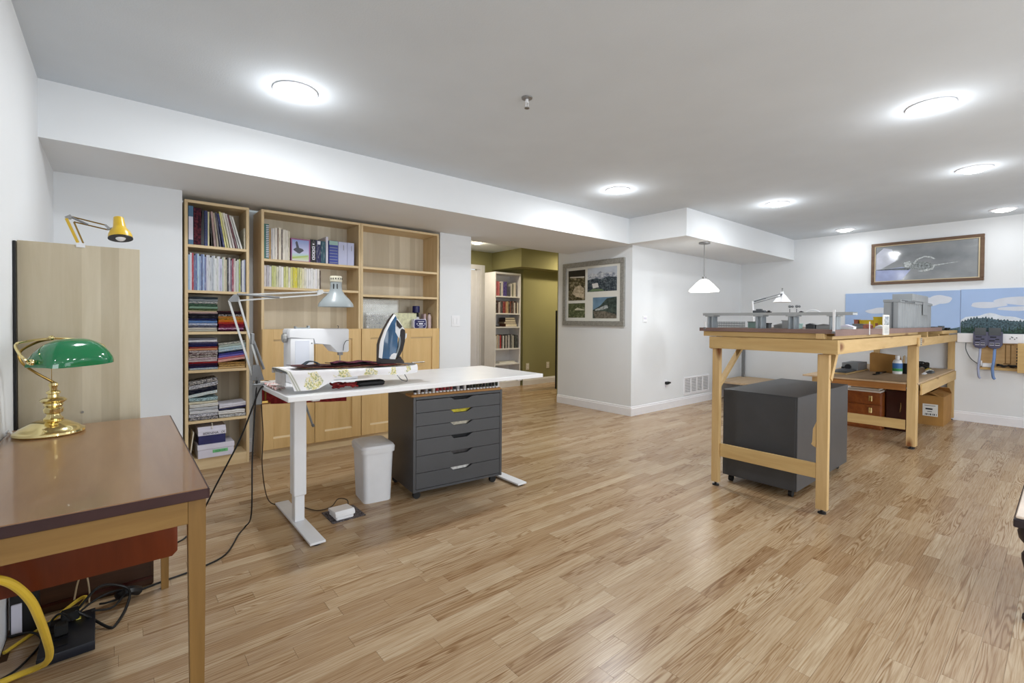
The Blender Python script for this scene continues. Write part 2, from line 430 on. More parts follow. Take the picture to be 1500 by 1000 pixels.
HUES = [('black', (30, 28, 32)), ('charcoal', (70, 70, 74)), ('grey', (140, 140, 142)), ('white', (226, 226, 226)), ('cream', (222, 212, 184)), ('tan', (186, 150, 104)),
        ('brown', (110, 76, 52)), ('maroon', (96, 30, 40)), ('red', (170, 44, 46)), ('pink', (206, 150, 150)), ('orange', (206, 126, 44)), ('yellow', (214, 196, 60)),
        ('lime', (176, 190, 84)), ('green', (70, 110, 80)), ('pale green', (176, 196, 176)), ('teal', (50, 110, 120)), ('light blue', (140, 170, 204)), ('blue', (66, 96, 150)),
        ('navy', (30, 34, 78)), ('purple', (90, 50, 130)), ('lavender', (176, 176, 206)), ('mauve', (150, 120, 124)), ('slate blue', (92, 112, 136))]
def hue(c): return min(HUES, key=lambda h: sum((a - b) ** 2 for a, b in zip(h[1], c)))[0]

# ------------------------------------------------------------------ the room
XL, XR, YB, YBL, YA = -0.309, 7.606, 3.372, 4.10, 4.52
YP, XP = 3.397, 4.722
YBK = -3.0
W = .12
b = MB(); b.box(XL - W, XR + W, YBK - W, 7.0, -.12, -.0105)
FLOOR = struct('floor', b, M_sub)
# laminate strips
def vis(x, y):
    p = Vector((x, y, -EYE)); d = p.dot(CF)
    if d < .3: return 0
    u = 750 + F_PX * p.dot(CR) / d; vv = CY - F_PX * p.dot(CU) / d
    return (1 / d ** 3) if -40 < u < 1540 and vv < 1060 else 0
strips = []
sw = .0665; y = YBK
while y < 6.9:
    x = XL - random.random() * .5
    while x < XR:
        L = random.choice((.28, .36, .42, .5, .58, .66))
        a, c = max(x, XL + .002), min(x + L, XR - .002)
        if c - a > .03: strips.append((a, c, y, y + sw))
        x += L
    y += sw
strips.sort(key=lambda s: -vis((s[0] + s[1]) / 2, s[2]))
for i, (a, c, y0, y1) in enumerate(strips[:300]):
    b = MB(); b.box(a + .0004, c - .0004, y0 + .0003, y1 - .0003, -.0095, 0)
    put('plank', b, M_plank, FLOOR)
verts, faces = [], []
for (a, c, y0, y1) in strips[300:]:
    i = len(verts); a += .0004; c -= .0004; y0 += .0003; y1 -= .0003
    verts += [(a, y0, -.0095), (c, y0, -.0095), (c, y1, -.0095), (a, y1, -.0095), (a, y0, 0), (c, y0, 0), (c, y1, 0), (a, y1, 0)]
    faces += [(i + 4, i + 5, i + 6, i + 7), (i, i + 1, i + 5, i + 4), (i + 1, i + 2, i + 6, i + 5), (i + 2, i + 3, i + 7, i + 6), (i + 3, i, i + 4, i + 7)]
me = bpy.data.meshes.new('planking'); fo = Vector(BASE[FLOOR.name])
me.from_pydata([tuple(Vector(v) - fo) for v in verts], [], faces); me.materials.append(M_plank)
o = bpy.data.objects.new('planking', me); C.objects.link(o); o.parent = FLOOR; o['kind'] = 'stuff'

b = MB(); b.box(XL - W, XR + W, YBK - W, 7.0, H, H + .1); struct('ceiling', b, M_ceil)
b = MB(); b.box(XL - W, XL, -.7, YA + .05, 0, H).box(XL - W, XL, YBK - W, -2.7, 0, H).box(XL - W, XL, -2.7, -.7, 0, .55).box(XL - W, XL, -2.7, -.7, 2.05, H); struct('wall_left', b, M_wall)
b = MB()
for y0, y1 in ((-2.7, -2.64), (-1.73, -1.67), (-.76, -.7)): b.box(XL - .09, XL - .03, y0, y1, .55, 2.05)
b.box(XL - .09, XL - .03, -2.64, -.76, .55, .61).box(XL - .09, XL - .03, -2.64, -.76, 1.99, 2.05); struct('added_window_left', b, M_trim)  # made-up window frame, added to hold the left fill light
# right wall with a window beyond the frame
b = MB(); b.box(XR, XR + W, -.55, 7.0, 0, H).box(XR, XR + W, YBK - W, -2.15, 0, H).box(XR, XR + W, -2.15, -.55, 0, .75).box(XR, XR + W, -2.15, -.55, 1.95, H); struct('wall_right', b, M_wall)
b = MB()
for y0, y1 in ((-2.15, -2.09), (-1.38, -1.32), (-.61, -.55)): b.box(XR + .03, XR + .09, y0, y1, .75, 1.95)
b.box(XR + .03, XR + .09, -2.09, -.61, .75, .81).box(XR + .03, XR + .09, -2.09, -.61, 1.89, 1.95); struct('window_1', b, M_trim)
# wall behind the camera with a patio door opening added for the fill light
b = MB(); b.box(XL - W, 1.05, YBK - W, YBK, 0, H).box(5.35, XR + W, YBK - W, YBK, 0, H).box(1.05, 5.35, YBK - W, YBK, 2.1, H); struct('wall_back', b, M_wall)
b = MB()
for x0 in (1.05, 2.45, 3.85, 5.28): b.box(x0, x0 + .07, YBK - .09, YBK - .02, .03, 2.1)
b.box(1.05, 5.35, YBK - .09, YBK - .02, 0, .03).box(1.12, 5.28, YBK - .09, YBK - .02, 2.03, 2.1); struct('added_patio_door', b, M_trim)
# left part of the bookcase wall, alcove, and the wall to the corridor
b = MB(); b.box(XL, .352, YBL, YA + .1, 0, ZS).box(.352, 2.575, YA, YA + .1, 0, ZS).box(2.575, 2.968, 4.25, YA + .1, 0, ZS); struct('wall_front', b, M_wall)
# soffit (duct boxing)
b = MB(); b.box(XL, XP + .001, YB, 4.45, ZS, H).box(4.613, XR, 2.638, YB - .0005, ZS, H).box(XP + .0015, XR, YB - .0004, YP + .0005, ZS, H); struct('trim_1', b, M_wall)
# wall block with the photo collage: left face x=XP, right face y=YP
b = MB(); b.box(XP, XR, YP, 4.63, 0, ZS + .001).box(XP, XR, YP + .001, 4.63, ZS + .001, H); struct('wall_partition', b, M_wall)
# corridor
b = MB(); b.box(1.9, 4.04, 6.7, 6.85, 0, H).box(4.04, 4.875, 6.7, 6.85, 2.05, H).box(4.875, 5.45, 6.7, 6.85, 0, H)
b.box(5.45, XR, 6.2, 6.85, 0, H).box(1.9 - W, 1.9, YA + .1, 6.85, 0, H).box(1.9, 2.968, YA + .1, YA + .14, 0, H); struct('wall_corridor', b, M_olive)
b = MB(); b.box(5.14, XR, 5.9, 6.7, 2.04, H); struct('trim_2', b, M_olive)
b = MB(); b.box(XP, XR, 4.63, 4.645, 0, H); struct('wall_corridor_side', b, M_olive)
# corridor door
dr = MB(); dr.box(4.05, 4.865, 6.72, 6.75, .01, 2.02)
DOOR = struct('door_2', dr, M_trim)
b = MB(); b.box(4.875, 4.965, 6.675, 6.70, 0, 2.11, .004).box(3.95, 4.04, 6.675, 6.70, 0, 2.11, .004).box(4.04, 4.875, 6.675, 6.70, 2.03, 2.11, .004); put('door_frame', b, M_trim, DOOR)
b = MB(); b.box(4.82, 4.875, 6.70, 6.72, 0, 2.05); put('door_jamb', b, M_trim, DOOR)
for z0, z1 in ((.2, .95), (1.1, 1.85)):
    b = MB(); b.box(4.2, 4.72, 6.712, 6.72, z0, z1, .004); put('door_panel', b, M_trim, DOOR)
# baseboards: a tall flat board with a small stepped cap
def base_x(name, x0, x1, yf, h=.112, d=-1):
    b = MB(); t = .014
    b.prism([(yf, 0), (yf + d * t, 0), (yf + d * t, h * .78), (yf + d * t * .6, h * .82), (yf + d * t * .6, h * .95), (yf + d * t * .25, h), (yf, h)], 'x', x0, x1); struct(name, b, M_trim)
def base_y(name, y0, y1, xf, h=.112, d=-1):
    b = MB(); t = .014
    b.prism([(xf, 0), (xf + d * t, 0), (xf + d * t, h * .78), (xf + d * t * .6, h * .82), (xf + d * t * .6, h * .95), (xf + d * t * .25, h), (xf, h)], 'y', y0, y1); struct(name, b, M_trim)
base_x('baseboard_partition', XP - .014, XR - .014, YP)
base_y('baseboard_partition_side', YP, 4.63, XP)
base_y('baseboard_right', YBK, YP - .014, XR)
base_x('baseboard_front_left', XL + .014, .352, YBL)
base_x('baseboard_alcove', .80, .88, YA)
base_x('baseboard_front', 2.575, 2.968, 4.25)
base_y('baseboard_left', 2.65, YBL, XL, d=1)
base_x('baseboard_corridor', 5.45, XR, 6.2)

# ------------------------------------------------------------------ lamps on the ceiling
def ceil_lamp(x, y, z, label, power, r=.085, col=None, light=True):
    t = thing('ceiling_light', label, 'ceiling light', (x, y, z), 'round lights set in the ceiling')
    b = MB(); b.lathe([(r, z), (r + .022, z), (r + .024, z - .006), (r + .004, z - .012), (r, z - .008)], (x, y, 0), 32); put('trim_ring', b, M_trim, t)
    b = MB(); b.lathe([(r - .001, z - .002), (r * .93, z - .014), (r * .7, z - .024), (r * .36, z - .030), (0, z - .032)], (x, y, 0), 32); put('diffuser', b, M_glassw, t)
    if light:
        l = bpy.data.lights.new('lamp_glow', 'POINT'); l.energy = LAMP_GLOW * min(1, power / 9); l.shadow_soft_size = .05; l.color = col or LAMP_COL
        o = bpy.data.objects.new('lamp_glow', l); C.objects.link(o); o.parent = t; o.location = (0, 0, -.10)
        l = bpy.data.lights.new('lamp_light', 'AREA'); l.shape = 'DISK'; l.size = .16; l.energy = power; l.color = col or LAMP_COL
        o = bpy.data.objects.new('lamp_light', l); C.objects.link(o); o.parent = t; o.location = (0, 0, -.036)
for (x, y, lab, pw) in ((.723, 2.66, 'round flush light in ceiling above the white sewing desk', 12.5), (3.524, 2.703, 'round flush light in ceiling before the pendant boxing, beside the long beam', 18),
                    (5.137, 1.948, 'round flush light in ceiling near the boxed corner above the railway table', 10), (7.216, 1.907, 'small far ceiling light close to mural wall, left of aircraft picture', 2.6),
                    (3.462, .524, 'nearest flush light in ceiling at upper right of the photo', 8), (5.118, .509, 'flush ceiling light, second behind the nearest one at upper right', 6),
                    (7.139, .482, 'flush ceiling light at right photo edge above aircraft picture', 2.2), (.7, .52, 'added unseen ceiling light above the camera near the left wall', 2.5),
                    (2.0, -1.4, 'added unseen ceiling light behind the camera near added patio door', 10), (5.1, -1.4, 'added unseen ceiling light behind the camera near the window', 3)):  # last three lamps are out of view, added as fill
    ceil_lamp(x, y, H, lab, pw)
ceil_lamp(4.27, 5.95, H, 'warm round light in the olive corridor ceiling', 11, .08, (1, .86, .62))
ceil_lamp(6.30, 5.40, H, 'warm corridor ceiling light hidden round the corner behind collage wall', 20, .08, (1, .85, .6))

# sprinkler
x, y = 1.701, 1.916
t = thing('sprinkler_head', 'small chrome fire sprinkler head hanging from the ceiling', 'sprinkler', (x, y, H))
b = MB(); b.lathe([(0, H), (.03, H), (.029, H - .006), (.014, H - .01), (0, H - .01)], (x, y, 0), 20); put('escutcheon', b, M_nickel, t)
b = MB(); b.cyl((x, y, H - .008), (x, y, H - .03), .008).bar((x - .010, y, H - .02), (x - .007, y, H - .055), .004, .004).bar((x + .010, y, H - .02), (x + .007, y, H - .055), .004, .004); put('body', b, M_whitemetal, t)
b = MB(); b.cyl((x, y, H - .055), (x, y, H - .058), .014); put('deflector', b, M_nickel, t)

# pendant
x, y = 5.168, 2.73
t = thing('pendant_lamp', 'pendant lamp with lit white glass cone shade on a thin rod', 'pendant lamp', (x, y, ZS))
b = MB(); b.lathe([(0, ZS), (.062, ZS), (.062, ZS - .016), (.03, ZS - .024), (0, ZS - .024)], (x, y, 0), 24); put('canopy', b, M_nickel, t)
b = MB(); b.cyl((x, y, ZS - .02), (x, y, 1.65), .006, n=8); put('rod', b, M_nickel, t)
b = MB(); b.lathe([(0, 1.665), (.022, 1.66), (.024, 1.63), (.02, 1.62), (0, 1.62)], (x, y, 0), 20); put('socket_cap', b, M_nickel, t)
b = MB(); b.lathe([(.02, 1.632), (.05, 1.618), (.10, 1.572), (.15, 1.518), (.165, 1.495), (.158, 1.488), (.145, 1.510), (.098, 1.562), (.05, 1.606), (.02, 1.620)], (x, y, 0), 32); put('shade', b, M_pend, t)
l = bpy.data.lights.new('pendant_light', 'POINT'); l.energy = 3.0; l.shadow_soft_size = .04; l.color = LAMP_COL
o = bpy.data.objects.new('pendant_light', l); C.objects.link(o); o.parent = t; o.location = (0, 0, 1.46 - ZS)

# ------------------------------------------------------------------ left foreground: writing desk
ZD = .725
DX0, DX1, DY0, DY1 = XL + .004, .171, 1.357, 2.487
t = thing('writing_desk', 'worn brown wooden desk with golden legs against left wall', 'desk', ((DX0 + DX1) / 2, (DY0 + DY1) / 2, 0))
b = MB(); b.box(DX0, DX1 - .004, DY0 + .004, DY1 - .004, ZD - .022, ZD, .002); put('top', b, M_desktop, t)
b = MB(); b.box(DX0, DX1, DY0, DY0 + .006, ZD - .026, ZD - .002, .0015).box(DX1 - .006, DX1, DY0, DY1, ZD - .026, ZD - .002, .0015).box(DX0, DX1, DY1 - .006, DY1, ZD - .026, ZD - .002, .0015); put('edge_band', b, M_deskedge, t)
b = MB(); b.box(DX0, .128, DY0 + .016, DY0 + .036, .640, ZD - .026, .001); put('apron', b, M_oakx, t)
b = MB(); b.box(DX0, .128, DY1 - .036, DY1 - .016, .640, ZD - .026, .001); put('apron', b, M_oakx, t)
b = MB(); b.box(.132, .150, DY0 + .06, DY1 - .06, .650, ZD - .026, .001); put('apron', b, M_oak, t)
def desk_leg(x, y):
    b = MB()
    pr = [(.018, ZD - .026), (.018, .60), (.0125, 0)]
    rings = [[b.bm.verts.new((x + sx * r, y + sy * r, z)) for sx, sy in ((-1, -1), (1, -1), (1, 1), (-1, 1))] for r, z in pr]
    for A, B in zip(rings, rings[1:]):
        for i in range(4): b.bm.faces.new((A[i], A[(i + 1) % 4], B[(i + 1) % 4], B[i]))
    b.bm.faces.new(rings[0]); b.bm.faces.new(rings[-1][::-1])
    put('leg', b, M_oak, t)
for x in (.1465, DX0 + .02):
    for y in (DY0 + .034, DY1 - .034): desk_leg(x, y)
b = MB(); b.prism([(DX0 + .001, .445), (.118, .445), (.131, .458), (.131, .685), (DX0 + .001, .685)], 'y', 1.68, 1.70, bev=.002); put('side_panel', b, M_teak, t)
b = MB(); b.box(DX0 + .002, .112, 1.702, 2.20, .452, .682); put('drawer_box', b, M_teak, t)
for z0 in (.462, .575):
    b = MB(); b.box(.113, .130, 1.706, 2.196, z0, z0 + .105, .003); d = put('drawer_front', b, M_teak, t)
    b = MB(); b.cyl((.131, 1.95, z0 + .05), (.15, 1.95, z0 + .05), .012); put('knob', b, M_brassd, d)

# bankers lamp
x, y, z = -.19, 2.345, ZD
t = thing('bankers_lamp', 'brass desk lamp with a green glass shade on brown desk', 'desk lamp', (x, y, z))
b = MB(); b.lathe([(0, z + .001), (.094, z + .001), (.097, z + .006), (.095, z + .013), (.085, z + .017), (.08, z + .024), (.066, z + .032), (.05, z + .042), (.036, z + .048), (0, z + .05)], (x, y, 0), 40, 1, 1.05); put('base', b, M_brass, t)
b = MB(); b.lathe([(0, z + .045), (.026, z + .046), (.028, z + .054), (.020, z + .062), (.018, z + .070), (.026, z + .076), (.028, z + .088), (.023, z + .094), (.027, z + .102), (.026, z + .108), (.034, z + .114), (.037, z + .119), (.030, z + .126), (.016, z + .130),
    (.015, z + .140), (.020, z + .144), (.019, z + .150), (.010, z + .156), (.011, z + .166), (.014, z + .172), (.012, z + .180), (.004, z + .186), (0, z + .186)], (x + .01, y, 0), 28); put('stem', b, M_brass, t)
S0 = Vector((x + .01, y, z + .183))
b = MB(); b.tube([S0, (-.225, 2.335, z + .222), (-.258, 2.34, z + .258), (-.262, 2.345, z + .295), (-.225, 2.39, z + .325), (-.190, 2.42, z + .335)], .0042); put('arm', b, M_brassd, t)
A0 = Vector((-.222, 2.275, z + .262)); A1 = Vector((-.040, 2.425, z + .268))
ax = (A1 - A0).normalized(); sd = Vector((0, 0, 1)).cross(ax).normalized()
b = MB(); b.tube([A0 - ax * .008, A0 - ax * .03 + Vector((0, 0, .016)), (-.268, 2.30, z + .318), (-.250, 2.335, z + .330), (-.190, 2.42, z + .337), (-.12, 2.47, z + .33), (-.05, 2.50, z + .305), A1 + ax * .006], .0045); put('yoke', b, M_brass, t)
b = MB(); b.sphere(A0 - ax * .006, .011).cyl(A0 - ax * .018, A0 + ax * .012, .006).sphere(A1 + ax * .004, .010).sphere((-.190, 2.42, z + .339), .010); put('pivot_knob', b, M_brass, t)
b = MB()
nu, nv = 26, 18
def shade(u, v):
    s = 2 * u - 1; L = (A1 - A0).length / 2 - .004
    k_ = (1 - abs(s) ** 3.2) ** .55 if abs(s) < 1 else 0
    k_ = .30 + .70 * k_
    th = R(-96 + 192 * v)
    lift = .022 * (1 - abs(s) ** 2.6)
    return (A0 + A1) / 2 + ax * (s * L) + sd * (math.sin(th) * .068 * (.55 + .45 * k_)) + Vector((0, 0, math.cos(th) * .070 * k_ - .018 + lift * max(0, math.cos(th))))
b.grid(shade, nu, nv)
for u in (0, 1):   # closed rounded ends
    vs = [b.bm.verts.new(shade(u, j / nv)) for j in range(nv + 1)]; b.bm.faces.new(vs)
bmesh.ops.remove_doubles(b.bm, verts=b.bm.verts[:], dist=1e-5)
o = put('lamp_shade', b, [M_green, M_white], t)
sol = o.modifiers.new('thickness', 'SOLIDIFY'); sol.thickness = .003; sol.material_offset = 1
b = MB(); b.cyl((x + .009, y - .04, z + .235), (x + .009, y - .04, z + .06), .0011, n=6).sphere((x + .009, y - .04, z + .058), .004); put('pull_chain', b, M_brassd, t)
b = MB(); b.tube([(x - .094, y + .01, z + .008), (-.292, 2.37, z + .022), (-.301, 2.38, z + .012), (-.295, 2.42, z + .006)], .003); put('power_cord', b, M_white, t)

# tall birch board behind the desk with a clamp lamp
t = thing('birch_board', 'tall pale birch board standing upright behind the brown desk', 'board', (-.115, 2.62, 0))
b = MB(); b.box(-.299, .072, 2.61, 2.635, 0, 1.437, .001); put('panel', b, M_birchboard, t)
b = MB(); b.box(-.3075, -.2995, 2.59, 2.635, 0, 1.432); put('gap_shadow_strip', b, M_black, t)  # black strip stands in for the shade between board and wall
b = MB(); b.cyl((-.115, 2.611, .752), (-.115, 2.606, .752), .005); put('screw', b, M_steel, t)

t = thing('clamp_lamp', 'yellow jointed clamp lamp on top edge of birch board', 'lamp', (-.12, 2.625, 1.437))
b = MB(); b.box(-.131, -.104, 2.6005, 2.645, 1.4375, 1.444, .001).box(-.131, -.104, 2.6005, 2.609, 1.426, 1.4375, .001).box(-.131, -.104, 2.6355, 2.645, 1.39, 1.4375, .001); put('clamp', b, M_whitemetal, t)
E1 = Vector((-.158, 2.62, 1.548)); E2 = Vector((-.032, 2.62, 1.525))
b = MB(); b.bar((-.126, 2.614, 1.446), (-.160, 2.614, 1.540), .010, .006, ref=(0, 1, 0)); put('lower_arm', b, M_yellow, t)
b = MB(); b.bar((-.110, 2.626, 1.446), (-.138, 2.626, 1.530), .006, .006, ref=(0, 1, 0)); put('lower_arm', b, M_brassd, t)
b = MB(); b.bar((-.162, 2.62, 1.541), (-.145, 2.62, 1.553), .012, .012).cyl((-.150, 2.61, 1.545), (-.150, 2.632, 1.545), .006); put('elbow', b, M_nickel, t)
b = MB(); b.cyl((-.150, 2.62, 1.551), (-.040, 2.62, 1.530), .0028, n=8); put('upper_arm', b, M_brassd, t)
b = MB(); b.cyl((-.138, 2.62, 1.530), (-.036, 2.62, 1.512), .0028, n=8); put('upper_arm', b, M_brassd, t)
b = MB(); b.cyl((-.145, 2.62, 1.548), (-.095, 2.62, 1.524), .0042, n=8); put('spring', b, M_galv, t)
b = MB(); b.bar((-.042, 2.62, 1.531), (-.028, 2.62, 1.517), .008, .008).cyl((-.036, 2.62, 1.512), (-.018, 2.62, 1.520), .004); put('head_joint', b, M_nickel, t)
tm = Matrix.Rotation(R(-4), 4, 'Y') @ Matrix.Rotation(R(-14), 4, 'X')
b = MB(); b.lathe([(0, .094), (.013, .094), (.0175, .091), (.0215, .052), (.025, .042), (.034, .030), (.040, .014), (.042, 0), (.0405, 0), (.038, .013), (.032, .028), (0, .034)], (.008, 2.62, 1.482), 28, mat=tm); put('shade', b, M_yellow, t)
b = MB(); b.lathe([(.0395, 0), (.042, 0), (.0425, -.004), (.040, -.004)], (.008, 2.62, 1.482), 28, mat=tm).lathe([(.0395, .001), (.036, .012), (.030, .024), (0, .030)], (.008, 2.62, 1.482), 28, mat=tm, mi=1).sphere((.008, 2.617, 1.487), .020, 1, n=14); put('rim', b, [M_black, M_white], t)

# ------------------------------------------------------------------ cords, surge protector, crate under the desk
b = MB(); b.box(-.288, .112, 2.515, 2.585, 0, .19, .006); t = put('wooden_crate', b, M_walnut)
tag(t, 'dark brown wooden box on floor beneath the worn desk', 'box')
b = MB(); b.box(-.285, .109, 2.509, 2.5145, .12, .13).box(-.285, .109, 2.509, 2.5145, .03, .04); put('batten', b, M_mahog, t)
b = MB(); b.tube([(.06, 2.45, .02), (.03, 2.43, .04), (.0, 2.44, .03), (.02, 2.47, .02)], .018, 8); tag(put('power_adapter', b, M_black), 'black plug adapter beside dark crate under the desk', 'adapter')

t = thing('surge_protector', 'black flat surge protector with plugs under brown desk', 'power strip', (-.14, 2.26, 0), rotz=R(3))
b = MB(); b.prism([(-.075, -.125), (.068, -.125), (.075, .12), (-.065, .12)], 'z', .001, .034, bev=.004); put('body', b, plain('navy_black_plastic', (26, 30, 40), .35, var=.1), t)
for q in range(4):
    b = MB(); b.box(-.048, .0, -.09 + q * .052, -.05 + q * .052, .0345, .038, .001); put('socket', b, M_black, t)
b = MB(); b.box(-.035, .0, -.03, .005, .0385, .075, .004); put('plug', b, M_rubber, t)
b = MB(); b.box(-.02, .03, .055, .10, .0385, .07, .004); put('plug', b, M_rubber, t)
b = MB(); b.box(.02, .034, .06, .075, .0345, .039, .001); put('switch', b, plain('lit_yellow_switch', (210, 200, 90), .4), t)

b = MB(); b.tube([(-.250, 1.56, .55), (-.223, 1.60, .531), (-.195, 1.62, .499), (-.170, 1.65, .438), (-.160, 1.72, .350), (-.158, 1.84, .235), (-.162, 1.96, .130), (-.176, 2.05, .060), (-.200, 2.10, .026), (-.240, 2.12, .012), (-.298, 2.11, .010)], .0095, 10)
tag(put('extension_cable', b, M_yellow_cord), 'thick yellow extension cord looping down before the teak drawer panel', 'cord')
b = MB(); b.tube([(-.30, 2.30, .007), (-.25, 2.365, .007), (-.20, 2.425, .008), (-.12, 2.455, .05), (-.10, 2.42, .06), (-.13, 2.33, .055)], .006, 8)
tag(put('extension_cable', b, M_yellow_cord), 'yellow cord lying behind surge protector under the desk', 'cord')
b = MB(); b.tube([(-.115, 2.325, .075), (-.06, 2.38, .11), (.0, 2.41, .08), (.03, 2.40, .05), (.02, 2.34, .02), (-.01, 2.26, .006), (-.03, 2.25, .006), (-.08, 2.31, .03), (-.125, 2.325, .07)], .0048, 8)
tag(put('power_cable', b, M_cord), 'black power cord coiled on top of the surge protector', 'cord')
b = MB(); b.tube([(-.13, 2.25, .075), (-.16, 2.29, .09), (-.19, 2.33, .05), (-.21, 2.27, .006), (-.18, 2.25, .006), (-.12, 2.38, .03), (-.05, 2.43, .05), (.015, 2.42, .05), (-.02, 2.35, .03), (-.08, 2.34, .045)], .004, 8)
tag(put('power_cable', b, M_cord), 'tangled black cord looped behind black surge protector', 'cord')
b = MB(); b.tube([(-.30, 2.13, .006), (-.26, 2.16, .006), (-.235, 2.21, .006), (-.21, 2.30, .006), (-.24, 2.36, .02), (-.30, 2.38, .02)], .0036, 8)
tag(put('power_cable', b, M_cord), 'thin black cord on floor at lower left photo corner', 'cord')
b = MB(); b.tube([(-.13, 2.37, .09), (-.12, 2.42, .14), (-.10, 2.43, .15), (-.09, 2.42, .09), (-.09, 2.40, .05)], .003, 6)
tag(put('lamp_cable', b, plain('beige_cord', (150, 130, 100), .5)), 'thin beige cord looping up beneath teak desk drawer', 'cord')
t = thing('modem', 'small black modem with white front against wall under desk', 'modem', (-.27, 2.40, 0))
b = MB(); b.box(-.300, -.225, 2.40, 2.436, 0, .15, .004); put('case', b, M_black, t)
b = MB(); b.box(-.295, -.268, 2.390, 2.3995, .01, .12, .002); put('front_panel', b, M_lilac, t)
b = MB(); b.tube([(.585, 2.885, .80), (.575, 2.87, .70), (.545, 2.80, .40), (.54, 2.80, .10), (.525, 2.88, .007), (.48, 2.80, .006), (.39, 2.60, .006), (.27, 2.53, .006), (.12, 2.498, .006), (-.02, 2.455, .006), (-.06, 2.43, .02)], .0038, 8)
tag(put('power_cable', b, M_cord), 'black cord hanging from white desk and trailing to left desk', 'cord')
b = MB(); b.tube([(.60, 2.80, .775), (.575, 2.805, .745), (.50, 2.86, .50), (.40, 2.92, .26), (.32, 2.96, .07), (.26, 2.93, .006), (.20, 2.88, .006), (.12, 2.80, .006)], .0042, 8)
tag(put('power_cable', b, M_cord), 'black cord slanting from desk clamp lamp to floor behind desk', 'cord')

# ------------------------------------------------------------------ standing desk
ZT = .77
SX0, SX1, SY0, SY1 = .612, 2.278, 2.374, 3.10
t = thing('standing_desk', 'white sit-stand desk on two white metal T legs', 'desk', (1.44, 2.76, 0))
b = MB(); b.box(SX0, SX1, SY0, SY1, ZT - .026, ZT, .0025); put('top', b, M_whitetop, t)
for lx in (.765, 2.13):
    b = MB(); b.box(lx - .033, lx + .033, 2.72, 2.80, .165, ZT - .027, .004); put('leg', b, M_whitemetal, t)
    b = MB(); b.box(lx - .026, lx + .026, 2.73, 2.79, .022, .166, .003); put('inner_column', b, M_whitemetal, t)
    b = MB(); b.prism([(lx - .038, 2.418), (lx + .038, 2.418), (lx + .036, 2.72), (lx + .036, 2.80), (lx + .038, 3.10), (lx - .038, 3.10), (lx - .036, 2.80), (lx - .036, 2.72)], 'z', .010, .022, bev=.002); f = put('foot', b, M_whitemetal, t)
    for fy in (2.45, 3.07):
        b = MB(); b.cyl((lx, fy, 0), (lx, fy, .0105), .022); put('glide', b, M_black, f)
b = MB(); b.box(.80, 2.095, 2.735, 2.785, ZT - .066, ZT - .0265, .003); put('crossbar', b, M_whitemetal, t)
for lx in (.765, 2.13):
    b = MB(); b.box(lx - .02, lx + .02, 2.45, 2.719, ZT - .045, ZT - .0265, .003); put('support_arm', b, M_whitemetal, t)
b = MB(); b.cyl((.80, 2.80, .70), (.855, 2.80, .53), .006, n=8).cyl((.853, 2.80, .535), (.857, 2.79, .525), .008, n=8); put('crank', b, M_galv, t)
b = MB()
b.grid(lambda u, v: Vector((.645 + .52 * u, 3.107 + .004 * math.sin(u * 22), .752 - (.122 + .034 * u) * v)), 24, 4)
o = put('hanging_cloth', b, M_red); o.modifiers.new('thickness', 'SOLIDIFY').thickness = .003
tag(o, 'dark red cloth hanging behind the left end of white desk', 'cloth')

# ironing board
ix0, ix1, iy = .625, 1.395, 2.59
def ihw(s): return .145 * (1 - max(0, (s - .55) / .45) ** 2 * .75) if s < 1 else .03
t = thing('ironing_board', 'tabletop ironing board in white flower-printed cover on white desk', 'ironing board', (ix0, iy, ZT))
b = MB(); out = [(ix0 + .015 + (ix1 - ix0 - .03) * i / 14, -1) for i in range(15)]
pl = [(x, iy - ihw((x - ix0) / (ix1 - ix0)) + .008) for x, _ in out] + [(x, iy + ihw((x - ix0) / (ix1 - ix0)) - .008) for x, _ in out[::-1]]
b.prism(pl, 'z', .866, .876); put('board', b, M_galv, t)
def skirt(s): # how far the front of the cover hangs
    if s < .10: return .098
    if s < .17: return .098 - .004 * (s - .10) / .07
    if s < .32: return .094 - .052 * (s - .17) / .15
    return .042 + .006 * math.sin(s * 9)
def cover(u, v):
    s = u; x = ix0 + (ix1 - ix0) * s; hw = ihw(s); top = .884 - .016 * s
    if v < .12: return Vector((x, iy + hw, top - .03 + .25 * v))
    if v < .55: return Vector((x, iy + hw - (v - .12) / .43 * 2 * hw, top + .003 * math.sin(math.pi * (v - .12) / .43)))
    q = (v - .55) / .45; L = skirt(s)
    xl = x + (.035 if s < .001 else .035 * max(0, 1 - s / .35)) * q
    return Vector((xl, iy - hw - .006 * math.sin(q * math.pi) - .004 * math.sin(s * 19) * q, top - L * q))
b = MB(); b.grid(cover, 46, 22); o = put('cover', b, M_cover, t); sol = o.modifiers.new('thickness', 'SOLIDIFY'); sol.thickness = .003
b = MB(); b.box(ix0 + .004, ix0 + .010, 2.50, 2.68, .805, .866, mat=None); put('end_flap', b, plain('cover_lining', (206, 204, 204), .8), t)
for (a, c) in ((.72, 1), (1.27, 1)):
    b = MB(); b.tube([(a, iy - .05, .862), (a + .05, iy - .05, ZT + .010), (a + .05, iy + .05, ZT + .010), (a, iy + .05, .862)], .0032, 8, smooth=4); put('leg', b, M_steel, t)
